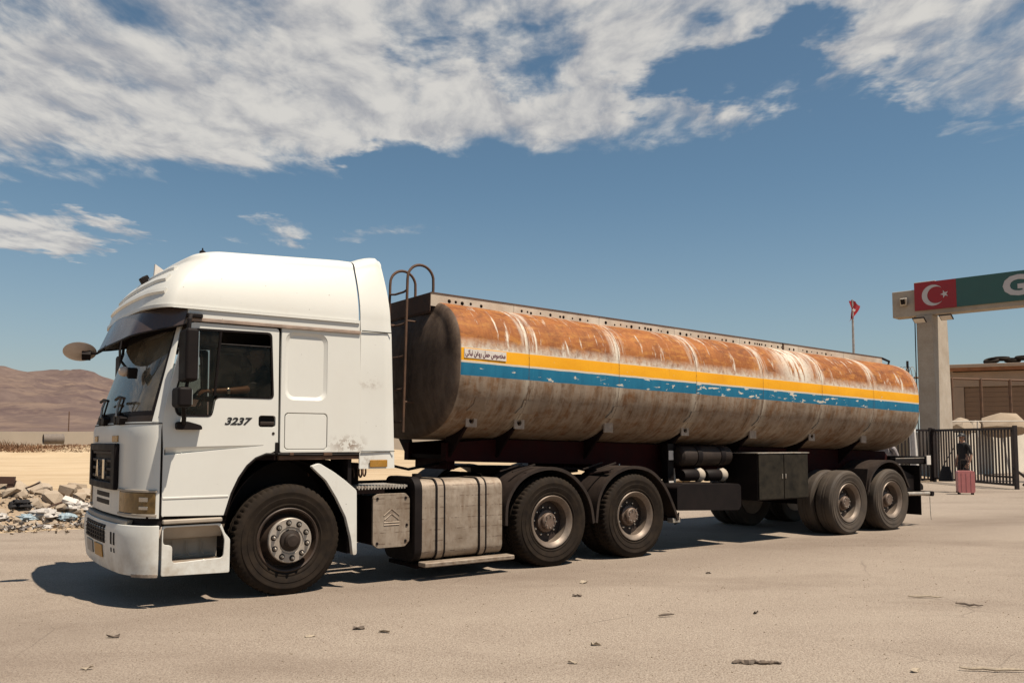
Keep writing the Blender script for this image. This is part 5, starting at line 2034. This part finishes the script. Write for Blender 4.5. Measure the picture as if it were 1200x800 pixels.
# local frame: x along the beam, y away from the viewer (-nrm), z up
conc_side = material('portal_concrete', m_concrete)
MB().prism([(-.32, 0), (.36, 0), (.34, 3.0), (.28, 6.55), (-.32, 6.55)], lambda a, b, t: (a, t, b), -.30, 1.55).build('column', conc_side, gtw, loc=(0, 0, 0), bevel=.02)
MB().box(-1.25, 9.0, -.28, .40, 6.55, 7.62).build('beam', conc_side, gtw, loc=(0, 0, 0), bevel=.02)
MB().box(-.36, .45, -.34, .46, 7.62, 7.90).build('column_head', conc_side, gtw, loc=(0, 0, 0), bevel=.02)
RED = simple('flag_red', (.36, .012, .022), .5, 0, .08, 3, .12, (.2, .05, .04))
GREEN = simple('sign_green', (.030, .115, .105), .5, 0, .08, 3, .12, (.1, .12, .1))
SWHITE = simple('sign_white', (.62, .58, .58), .5, 0, .05, 6)
sgn_y = -.37
SX0, SX1, SX2 = -.34, 1.23, 9.0
p1_ = MB().box(SX0, SX1, sgn_y, -.29, 6.74, 7.86).build('sign_panel', RED, gtw, loc=(0, 0, 0))
p1_['label'] = 'red sign panel with white crescent and star'
p2_ = MB().box(SX1 + .004, SX2, sgn_y, -.29, 6.74, 7.86).build('sign_panel', GREEN, gtw, loc=(0, 0, 0))
p2_['label'] = 'green sign panel with white lettering'
cx_, cz_ = .37, 7.30
outer = [(cx_ + .42 * math.cos(a), cz_ + .42 * math.sin(a)) for a in [R(38 + (322 - 38) * k / 40) for k in range(41)]]
ic, ir = .12, .335
A0 = math.atan2(.42 * math.sin(R(38)), .42 * math.cos(R(38)) - ic)
inner = [(cx_ + ic + ir * math.cos(a), cz_ + ir * math.sin(a)) for a in [-A0 * 0.98 - 0 + 0 * k for k in range(0)]]
inner = []
for k in range(41):
    a = R(322) - R(322 - 38) * k / 40
    # blend the inner circle so its tips meet the outer ones
    inner.append((cx_ + ic + ir * math.cos(a * 1.0), cz_ + ir * math.sin(a)))
cres = outer + [p for p in inner if (p[0] - cx_) ** 2 + (p[1] - cz_) ** 2 < .419 ** 2]
MB().prism(cres, lambda a, b, t: (a, t, b), sgn_y - .012, sgn_y - .001).build('crescent', SWHITE, p1_, loc=(0, 0, 0))
star = []
for k in range(10):
    a = R(180 + 36 * k)
    r_ = .16 if k % 2 == 0 else .065
    star.append((.80 + r_ * math.cos(a), cz_ + r_ * math.sin(a)))
MB().prism(star, lambda a, b, t: (a, t, b), sgn_y - .012, sgn_y - .001).build('star', SWHITE, p1_, loc=(0, 0, 0))
tg = text_mb('G', .80, bold=.045, fit=.90)
letters('sign_letter', tg, lambda a, b, t: (2.86 + a, sgn_y - .001 - t, 6.93 + b), SWHITE, p2_, .012)
for x_, y_, z_ in ((-.05, -.75, 6.30), (.95, -.75, 6.32)):
    fl = MB().obox((x_, y_, z_), (.46, .05, .34), (R(60), 0, 0)).build('floodlight', BLACK, gtw, loc=(0, 0, 0), bevel=.01)
    MB().obox((x_, y_ - .012, z_ - .022), (.40, .02, .28), (R(60), 0, 0)).build('lamp_glass', STICK, fl, loc=(0, 0, 0))
    MB().tube([(x_, y_ + .05, z_), (x_, -.5, z_ + .05), (x_, -.31, z_ + .12)], .025, 6).build('bracket', BLACK, fl, loc=(0, 0, 0))
MB().obox((-.75, -.42, 7.15), (.26, .16, .30), (R(20), 0, 0)).build('camera_box', STEEL, gtw, loc=(0, 0, 0), bevel=.02)
MB().obox((-.75, -.505, 7.14), (.16, .03, .2), (R(20), 0, 0)).build('lens_window', BLACK, gtw, loc=(0, 0, 0))
MB().tube([(-.36, -.33, 6.5), (-.37, -.34, 4.0), (-.36, -.33, .2)], .022, 5).build('cable', BLACK, gtw, loc=(0, 0, 0))

# wall, terrace and pipe fence behind the gate
wl_ = MB().box(0, 22, 0, .25, 0, 1.86).build('boundary_wall', simple('wall_white', (.80, .73, .62), .85, 0, .12, 1.2, .35, (.5, .4, .28)), None, loc=(16.9, 35.0, 0))
wl_.rotation_euler = (0, 0, R(38))
tag(wl_, 'pale rendered boundary wall seen through the gate bars', 'wall')
wl2 = MB().box(-5.2, 0, 0, .22, 0, 1.90).build('boundary_wall', MATS['wall_white'], None, loc=(16.6, 36.4, 0))
tag(wl2, 'short pale wall behind the gate portal column', 'wall')
tr_ = MB().box(0, 40, .3, 16, 0, 1.7).build('terrace', DIRT, None, loc=(16.9, 35.0, 0))
tr_.rotation_euler = (0, 0, R(38))
tag(tr_, 'earth terrace behind the pale wall', 'terrace', kind='structure')
# thin white hand rail on the wall
hr = empty('hand_rail', (17.2, 35.3, 1.75), R(-14))
tag(hr, 'thin white pipe hand rail above the pale wall', 'railing')
RAILW = simple('rail_white', (.62, .56, .48), .6)
MB().tube([(0, 0, .55), (14, 0, .55)], .03, 6).build('top_pipe', RAILW, hr)
for k in range(8):
    MB().tube([(k * 2.0, 0, -.1), (k * 2.0, 0, .55)], .028, 6).build('post', RAILW, hr)
# boulders on the terrace
random.seed(5)


def boulder(mb, c, r, sx=1.0, sz=1.0, n=26):
    pts = []
    for _ in range(n):
        v = Vector((random.gauss(0, 1), random.gauss(0, 1), random.gauss(0, 1))).normalized()
        v *= r * random.uniform(.82, 1.0)
        pts.append((c[0] + v.x * sx, c[1] + v.y, c[2] + v.z * sz))
    return mb.hull(pts)


for k, (x, y, r, sx, sz, lab) in enumerate(((19.9, 37.6, .62, .9, .8, 'rounded boulder on the terrace left of the pipe posts'), (22.3, 38.3, .85, 1.5, .78, 'large pale boulder on the terrace under the building'),
                                            (24.6, 38.0, .8, 1.2, .75, 'boulder at the right frame edge on the terrace'), (21.05, 38.6, .5, .8, .9, 'small boulder between two larger ones on the terrace'))):
    o = boulder(MB(), (0, 0, 0), r, sx, sz, 40).build('boulder', ROCK, None, loc=(x, y, 1.7 + r * sz * .72), angle=25)
    tag(o, lab, 'boulder', 'boulders on the terrace')
# pipe fence
pf = empty('pipe_fence', (19.6, 39.4, 1.7), R(-3))
tag(pf, 'rusty pipe fence in front of the block building', 'fence')
PIPE = simple('rusty_pipe', (.16, .085, .05), .8, .1, .3, 5)
MB().tube([(-.8, 0, 2.75), (12, 0, 2.35)], .055, 6).build('rail', PIPE, pf)
for k in range(7):
    MB().tube([(k * 1.32 + .9, 0, 0), (k * 1.32 + .9, 0, 2.73 - k * .045)], .075, 8).build('post', PIPE, pf)
# block building
bl = empty('block_building', (29.6, 54.0, -.45), R(-24))
tag(bl, 'unfinished block-walled building with flat slab roof behind the fence', 'building')
BLOCK = simple('block_wall', (.24, .155, .105), .95, 0, .15, 2, .3, (.2, .14, .1), .2)
BLK2 = simple('block_pier', (.36, .27, .21), .95, 0, .12, 2, .2)
MB().box(-1.2, 26, .12, 9, 1.4, 6.6).build('wall_core', simple('mortar', (.22, .15, .105), .95), bl)
course = MB().box(0, 1, .05, .12, 0, .288).mesh('block_course', BLOCK)
pier_x = [-1.2, 3.9, 9.0, 14.1, 19.2, 24.3]
for a, b in zip(pier_x, pier_x[1:]):
    for k in range(13):
        c = child('block_course', course, bl, (a + .62, 0, 1.45 + k * .30))
        c.scale = (b - a - .64, 1, 1)
for a in pier_x:
    MB().box(a, a + .58, -.06, .12, 1.4, 5.4).build('pier', BLK2, bl)
MB().box(-1.25, 26, -.08, .2, 5.42, 6.35).build('ring_beam', BLK2, bl)
MB().box(-1.8, 26, -.75, 9.5, 6.6, 6.82).build('roof_slab', BLK2, bl, bevel=.02)
MB().box(-1.7, 26, -.65, -.1, 6.42, 6.6).build('eaves_board', simple('eaves_rust', (.28, .12, .06), .9, 0, .3, 2), bl)
random.seed(9)
for k in range(7):
    x = 1.0 + k * .58
    t_ = MB().lathe([(.30, -.1), (.42, -.12), (.48, -.05), (.48, .05), (.42, .12), (.30, .1), (.29, 0)], (0, 0, 0), 'z', 16, True).build('scrap_tyre', RUBBER, None)
    p = bl.matrix_world
    ca, sa = math.cos(R(-24)), math.sin(R(-24))
    lx, ly = x, -.1 + random.uniform(-.2, .2)
    t_.location = (29.6 + ca * lx - sa * ly, 54.0 + sa * lx + ca * ly, 6.58 + .12 * (k % 2))
    t_.rotation_euler = (R(24 + random.uniform(-14, 14)), 0, R(random.uniform(-70, 30)))
    tag(t_, 'old tyre in the row lying on the edge of the building roof', 'tyre', 'old tyres on the roof edge')
# razor wire on a frame left of the portal
rw = empty('razor_wire', (13.6, 36.0, 0), 0)
tag(rw, 'coiled razor wire on a post behind the end of the tank', 'wire')
pts = []
for i in range(420):
    t = i / 419
    a = t * 2 * math.pi * 22
    pts.append((.2 + 3.4 * t, .22 * math.cos(a), 4.35 + .30 * math.sin(a)))
MB().tube(pts, .014, 3).build('coil', STEEL, rw)
MB().tube([(0, 0, 4.05), (3.5, 0, 4.05)], .03, 6).build('support_bar', IRON, rw)
MB().tube([(3.3, 0, 0), (3.3, 0, 4.9)], .05, 6).build('support_post', IRON, rw)
MB().tube([(.1, 0, 0), (.1, 0, 4.7)], .05, 6).build('support_post', IRON, rw)
# flagpole
fp = empty('flagpole', (20.3, 50.0, 0), 0)
tag(fp, 'tall thin flagpole with drooping red flag behind the tanker', 'flagpole')
MB().tube([(0, 0, 0), (0, 0, 4.5), (0, 0, 9.9)], [.10, .085, .06], 8).build('pole', simple('pole_paint', (.42, .38, .36), .5, .3), fp)
flg = MB().grid(lambda u, v: (-.05 + u * (.55 - .75 * v) * .9 + .08 * math.sin(u * 7 + v * 4), .14 * math.sin(u * 9 + v * 3), 9.85 - v * 1.05 - u * u * .28 + .04 * math.sin(u * 11)), lin(-.25, 1, 18), lin(0, 1, 14))
flo = flg.build('flag', RED, fp)
MB().obox((.02, -.17, 9.25), (.16, .02, .14), (0, .5, 0)).build('flag_emblem', SWHITE, flo)
# white upright sheet (tarpaulin) by the fence
sh = MB().grid(lambda u, v: (u * .36 * (1 - .35 * v) + .12 * v * 0, .05 * math.sin(u * 8), .05 + 1.95 * v + .05 * math.sin(u * 5)), lin(0, 1, 10), lin(0, 1, 10)).build('tarpaulin', CLOTH_WHITE, None, loc=(14.35, 30.6, 0))
so = sh.modifiers.new('solid', 'SOLIDIFY')
so.thickness = .02
tag(sh, 'pale tarpaulin hanging on the fence behind the trailer tail', 'tarpaulin')

# ================================================================== LEFT: FAR WALL, SHRUBS, PIPE, POLE, RUBBLE
fw_ = MB().box(-75, 60, 0, .35, 0, 2.85).build('boundary_wall', simple('far_wall', (.58, .50, .41), .9, 0, .12, .15, .35, (.45, .36, .26)), None, loc=(-60, 118, 0))
fw_.rotation_euler = (0, 0, R(1))
tag(fw_, 'long low whitewashed wall across the far plain', 'wall')
up = MB().tube([(0, 0, 0), (0, 0, 6.6)], [.10, .08], 8).build('utility_pole', RUSTY, None, loc=(-73.3, 140, -.2))
tag(up, 'lone thin utility pole in front of the hills', 'pole')
cp = MB().lathe([(.52, 0), (.52, 1.9), (.42, 1.9), (.42, 0)], (0, 0, 0), 'x', 28, True).build('concrete_pipe', simple('pipe_concrete', (.20, .165, .14), .9, 0, .2, 3), None, loc=(-48.4, 87.5, 1.72))
cp.rotation_euler = (0, 0, R(38))
tag(cp, 'short concrete pipe section lying by the far wall', 'pipe')
# low mound carrying the brush and the pipe
def mound(u, v):
    x, y = -80 + 75 * u, 78 + 22 * v
    return (x, y, 1.25 * math.sin(math.pi * v) ** 1.1 * (.85 + .3 * fbm(x * .12, y * .1, 2.0, 3)) * min(1, 6 * (1 - u)) - .02)


mo = MB().grid(mound, lin(0, 1, 70), lin(0, 1, 16)).build('earth_mound', DIRT, None, angle=80)
tag(mo, 'low sandy mound before the far wall', 'mound', kind='structure')
# dry brush in front of the wall
random.seed(21)
br = MB()
for k in range(5200):
    x = -66 + random.random() ** .8 * 26
    y = 84 + random.uniform(-2.5, 3)
    w = math.exp(-((x + 56) / 8.5) ** 2)
    h = (.15 + 1.35 * w * random.random()) * random.uniform(.4, 1)
    lx, ly = random.uniform(-.35, .35), random.uniform(-.3, .3)
    q = random.uniform(.02, .05)
    zb = mound((x + 80) / 75, (y - 78) / 22)[2] - .05
    h = zb + h * .8
    br.add([(x - q, y, zb), (x + q, y, zb), (x + lx + q * .4, y + ly, h), (x + lx - q * .4, y + ly, h)], [(0, 1, 2, 3)])
bro = br.build('dry_brush', simple('dry_brush', (.24, .125, .065), .95, 0, .35, .6), None, recalc=False)
tag(bro, 'brown dry brush growing along the foot of the far wall', 'brush', kind='stuff')

# low earth bank along the road edge, under the rubble
bk = MB()


def bank_z(x, y):
    v = (y - 8.3) / 4.4
    if v <= 0 or v >= 1:
        return 0.0
    pk = v / .42 if v < .42 else (1 - v) / .58
    pk = pk * pk * (3 - 2 * pk)
    hgt = .60 * pk * (.80 + .35 * fbm(x * .5, 2.2, 0, 3)) + .07 * fbm(x * 1.6, y * 1.6, 1.0, 4) * pk
    return max(0.0, hgt * (1.0 if x < 3 else max(.3, 1 - (x - 3) * .14)))


def bank(u, v):
    x = -14 + 44 * u
    y = 8.3 + 4.4 * v
    return t2w(x, y, bank_z(x, y) + .008 - (.03 if v in (0, 1) else 0))


bk.grid(bank, lin(0, 1, 220), lin(0, 1, 30))
tag(bk.build('earth_bank', simple('bank_earth', (.36, .27, .185), .95, 0, .25, 2.5, .5, (.25, .175, .11), .4), None, angle=70), 'low bank of earth along the road edge', 'bank', kind='structure')
random.seed(33)
NCH = 0
shapes = []
for k in range(14):
    m = MB()
    pts = []
    for _ in range(random.choice([12, 16, 22])):
        v = Vector((random.gauss(0, 1), random.gauss(0, 1), random.gauss(0, 1))).normalized() * random.uniform(.75, 1.0)
        pts.append((v.x, v.y * .8, v.z * random.choice([.45, .6, .75])))
    m.hull(pts)
    shapes.append(m.mesh('rubble_chunk', ROCK, 20))


placed = []
spots = []
for k in range(150):
    x, y = random.uniform(-2.9, 1.0), random.uniform(8.45, 10.7)
    r = random.uniform(.07, .16) + max(0, (y - 8.9)) * random.uniform(.0, .13)
    spots.append((x, y, r))
for k in range(26):
    spots.append((random.uniform(15.5, 20), random.uniform(13.2, 15.2), random.uniform(.18, .42)))
for x, y, r in spots:
    p = t2w(x, y)
    o = bpy.data.objects.new('rubble_chunk', random.choice(shapes))
    COL.objects.link(o)
    o.location = (p.x, p.y, bank_z(x, y) + r * .30)
    o.scale = (r * random.uniform(.9, 1.4), r, r * random.uniform(.8, 1.15))
    o.rotation_euler = (random.uniform(-.5, .5), random.uniform(-.5, .5), random.uniform(0, 6.3))
    if x > 14:
        tag(o, 'stone chunk lying on the plain, seen under the trailer frame', 'rubble', 'stones seen under the trailer')
    elif r > .24:
        tag(o, 'large jagged boulder near the top of the rubble heap left of the cab', 'rubble', 'large chunks on the rubble heap')
    elif y < 9.3:
        tag(o, 'small broken stone at the foot of the rubble heap left of the cab', 'rubble', 'small chunks at the foot of the heap')
    else:
        tag(o, 'fist-sized broken stone on the slope of the rubble heap left of the cab', 'rubble', 'chunks on the slope of the heap')
small = MB()
for k in range(1500):
    x = random.uniform(-5, 2) if k < 1150 else random.uniform(2, 20)
    y = random.gauss(9.2, .8)
    r = random.uniform(.012, .06)
    p = t2w(x, y)
    z = bank_z(x, y) + r * .4
    vs = [(p.x + random.uniform(-1, 1) * r, p.y + random.uniform(-1, 1) * r, z + random.uniform(-.6, 1) * r) for _ in range(6)]
    small.add(vs, [(0, 1, 2), (0, 2, 3), (0, 3, 4), (0, 4, 1), (5, 2, 1), (5, 3, 2), (5, 4, 3), (5, 1, 4)])
smo = small.build('rubble_gravel', ROCK, None, angle=5)
tag(smo, 'small stones and gravel strewn over the rubble bank', 'gravel', kind='stuff')


# rubbish on the bank: crumpled plastic bags, a carton, a timber frame, sticks
def crumple(name, x, y, r, mat, seed, label, cat, flat=.55):
    random.seed(seed)
    m = MB()

    def f(u, v):
        a, b = u * 2 * math.pi, v * math.pi - math.pi / 2
        d = Vector((math.cos(a) * math.cos(b), math.sin(a) * math.cos(b), math.sin(b)))
        k_ = 1 + .55 * fbm(d.x * 2.2 + seed, d.y * 2.2, d.z * 2.2, 4)
        return (d.x * r * k_ * 1.3, d.y * r * k_, d.z * r * k_ * flat)
    m.grid(f, lin(0, 1, 22), lin(0, 1, 12))
    p = t2w(x, y)
    o = m.build(name, mat, None, loc=(p.x, p.y, bank_z(x, y) + r * flat * .6), angle=15)
    tag(o, label, cat, 'litter on the rubble bank')
    return o


BAGW = simple('plastic_white', (.50, .46, .42), .5, 0, .12, 6)
BAGB = simple('plastic_blue', (.30, .38, .43), .5, 0, .3, 5)
crumple('plastic_bag', -.72, 8.85, .13, BAGB, 3, 'crumpled blue and white plastic bag nearest the truck cab', 'bag')
crumple('plastic_bag', -1.05, 8.95, .17, BAGW, 4, 'crumpled white plastic bag in the middle of the litter', 'bag')
crumple('plastic_bag', -1.32, 8.9, .12, BAGB, 8, 'small blue plastic bag left of the white bag', 'bag')
crumple('plastic_bag', -1.38, 9.35, .15, CLOTH_BLK, 6, 'dark crumpled sack among the stones', 'bag')
crumple('plastic_bag', -1.75, 8.95, .12, BAGW, 12, 'small white plastic bag near the left frame edge', 'bag')
crumple('plastic_bag', -.50, 9.25, .20, BAGW, 15, 'large white sack on the heap beside the bumper', 'bag')
p = t2w(-.61, 9.3)
ct = MB().obox((0, 0, 0), (.24, .17, .15), (.35, .35, .3)).build('carton', STICK, None, loc=(p.x, p.y, bank_z(-.61, 9.3) + .13))
tag(ct, 'white carton with faded red print tipped on the rubble', 'box')
MB().obox((0, 0, 0), (.12, .173, .07), (.35, .35, .3)).build('printed_patch', simple('faded_red', (.40, .14, .12), .7), ct, loc=(.03, 0, -.01))
p = t2w(-1.62, 10.0)
WOOD = simple('old_wood', (.075, .034, .022), .85, 0, .3, 6)
cr = empty('broken_trestle', (p.x, p.y, bank_z(-1.62, 10.0) - .1), R(10))
tag(cr, 'dark broken timber trestle at the left edge of the rubble', 'timber')
MB().obox((-.15, 0, .14), (.09, .10, .42), (.1, -.25, 0)).build('upright', WOOD, cr)
MB().obox((.12, 0, .13), (.10, .10, .44), (.05, .3, 0)).build('upright', WOOD, cr)
MB().obox((-.02, -.02, .34), (.48, .09, .13), (0, .02, 0)).build('crosspiece', WOOD, cr)
for k, (x, y, a, L, lab) in enumerate(((-.80, 9.2, 1.1, .6, 'thin stick slanting over the rubble left of the carton'), (-1.2, 9.9, -.3, .5, 'short stick on top of the rubble'), (13.2, 14.5, .2, 2.2, 'pale plank lying on the plain behind the fuel tank'))):
    p = t2w(x, y)
    z = bank_z(x, y)
    o = MB().tube([(-L / 2, 0, .02), (0, .03, .1), (L / 2, 0, .18)], .016 if k < 2 else .07, 6).build('stick' if k < 2 else 'plank', WOOD if k < 2 else STEP, None, loc=(p.x, p.y, z + .05))
    o.rotation_euler = (0, 0, a)
    tag(o, lab, 'stick' if k < 2 else 'plank')
random.seed(55)
for nm, mt, cnt, lab in (('litter_scraps', BAGW, 170, 'pale paper and plastic scraps strewn before the rubble heap'), ('litter_shreds', simple('grey_shred', (.16, .14, .13), .8, 0, .5, 8), 150, 'dark shreds of rubbish strewn before the rubble heap')):
    m = MB()
    for k in range(cnt):
        x, y = random.uniform(-3.4, .9), 8.1 + abs(random.gauss(0, .55))
        p = t2w(x, y)
        z = bank_z(x, y) + random.uniform(.02, .07)
        a = random.uniform(.03, .10)
        q = [Vector((p.x, p.y, z)) + Vector((random.uniform(-a, a), random.uniform(-a, a), random.uniform(-.02, .05))) for _ in range(5)]
        m.add([v for v in q] + [v - Vector((0, 0, .006)) for v in q], [(0, 1, 2), (0, 2, 3), (0, 3, 4), (5, 7, 6), (5, 8, 7), (5, 9, 8)])
    tag(m.build(nm, mt, None, angle=5, recalc=False), lab, 'litter', kind='stuff')

# ---- debris on the near road: leaves, twigs, crushed paper, a flat bark piece
LEAF = simple('dry_leaf', (.42, .34, .25), .8, 0, .3, 30)
LEAFD = simple('dark_scrap', (.13, .095, .07), .8, 0, .4, 30)


LIT = [('paper_scrap', -1.53, 6.53, .10, .5, 'dry_leaf', 'pale crumpled scrap on the road below the front wheel'), ('paper_scrap', -.99, 6.67, .13, -.1, 'dry_leaf', 'torn light scrap right of the front wheel scrap'),
       ('leaf', -1.20, 6.78, .11, .3, 'dark_scrap', 'dark leaf on the asphalt under the battery cover'), ('leaf', .74, 8.95, .13, .2, 'dry_leaf', 'pale leaf on the road under the second drive wheel'),
       ('leaf', .62, 8.2, .12, -.2, 'dark_scrap', 'thin brown leaf in front of the drive wheels'), ('paper_scrap', .60, 6.25, .10, .1, 'dry_leaf', 'light scrap in the middle of the road foreground'),
       ('leaf', .40, 5.75, .10, -.3, 'dry_leaf', 'curled pale leaf in the road foreground'), ('twig', 1.30, 7.25, .14, .2, 'dark_scrap', 'short twig right of the road centre'),
       ('twig', 3.9, 8.1, .30, -.3, 'dry_leaf', 'pale stick on the road at right'), ('twig', 4.1, 7.7, .22, -.4, 'dark_scrap', 'dark stick beside the pale stick at right'),
       ('twig', 4.55, 6.9, .24, -.25, 'dark_scrap', 'brown twig near the right frame edge'), ('twig', 3.1, 5.55, .42, -.15, 'dry_leaf', 'long pale stick in the lower right corner'),
       ('leaf', 2.6, 5.55, .10, .5, 'dry_leaf', 'small curled leaf left of the long pale stick'), ('leaf', 2.2, 9.6, .10, .5, 'dark_scrap', 'dark spot of litter on the road behind the bark'),
       ('leaf', 2.1, 7.4, .10, .9, 'dark_scrap', 'black forked leaf in the middle of the road at right'), ('paper_scrap', -1.42, 4.97, .11, .1, 'dark_scrap', 'dark wrapper at the bottom edge of the picture'),
       ('leaf', -2.75, 5.6, .10, .0, 'dry_leaf', 'pale scrap at lower left of the road'), ('leaf', -3.0, 6.5, .12, .0, 'dark_scrap', 'thin dark streak of litter left of the truck shadow')]
random.seed(77)
for nm, x, y, sz, rz, mt, lab in LIT:
    m = MB()
    if nm == 'twig':
        pts = [(-sz / 2 + sz * i / 6, random.uniform(-.012, .012), .012 + random.uniform(0, .012)) for i in range(7)]
        m.tube(pts, [.006, .009, .010, .010, .009, .008, .004], 6)
    else:
        nn = random.choice([7, 8, 9])
        ring = []
        for i in range(nn):
            an = 2 * math.pi * i / nn
            rr = sz * random.uniform(.28, .55)
            ring.append((rr * math.cos(an), rr * .42 * math.sin(an), .005 + random.random() ** 2 * .028))
        vs = [(0, 0, .012)] + ring + [(0, 0, .008)] + [(a_, b_, c_ - .004) for a_, b_, c_ in ring]
        m.add(vs, [(0, i + 1, (i + 1) % nn + 1) for i in range(nn)] + [(nn + 1, nn + 2 + (i + 1) % nn, nn + 2 + i) for i in range(nn)] + [(i + 1, nn + 2 + i, nn + 2 + (i + 1) % nn, (i + 1) % nn + 1) for i in range(nn)])
    o = m.build(nm, MATS[mt], None, loc=(x, y, .004), angle=30)
    o.rotation_euler = (0, 0, rz)
    tag(o, lab, {'twig': 'twig', 'leaf': 'leaf', 'paper_scrap': 'paper'}[nm], 'litter on the road')
# bark strip
m = MB()


def bark(u, v):
    x = -.17 + .34 * u
    w = .022 + .018 * fbm(u * 9, 1.0, 0, 4)
    a_ = v * 2 * math.pi
    taper = math.sin(math.pi * min(1, max(0, u))) ** .4
    return (x, .025 * fbm(u * 4, 5.0, 0, 3) + math.cos(a_) * w * taper, .010 + (math.sin(a_) * .014 + .012 * fbm(u * 14, v * 3, 2.0, 4)) * taper)


m.grid(bark, lin(0, 1, 40), lin(0, 1, 10))
bko = m.build('bark_strip', LEAFD, None, loc=(1.63, 5.75, .004))
tag(bko, 'rough dark strip of bark on the road at lower right', 'bark')
# fine grit scattered over the near road
random.seed(99)
gr_ = MB()
for k in range(1800):
    x, y = random.uniform(-5.5, 7), 4.6 + random.random() ** 1.6 * 9
    r = random.uniform(.003, .009)
    z = .004
    gr_.add([(x - r, y, z), (x + r, y - r * .3, z), (x, y + r, z), (x + random.uniform(-r, r) * .4, y, z + r * 1.1)], [(0, 1, 3), (1, 2, 3), (2, 0, 3)])
gro = gr_.build('road_grit', ROCK, None, angle=5, recalc=False)
tag(gro, 'fine grit and pebbles scattered over the asphalt', 'grit', kind='stuff')
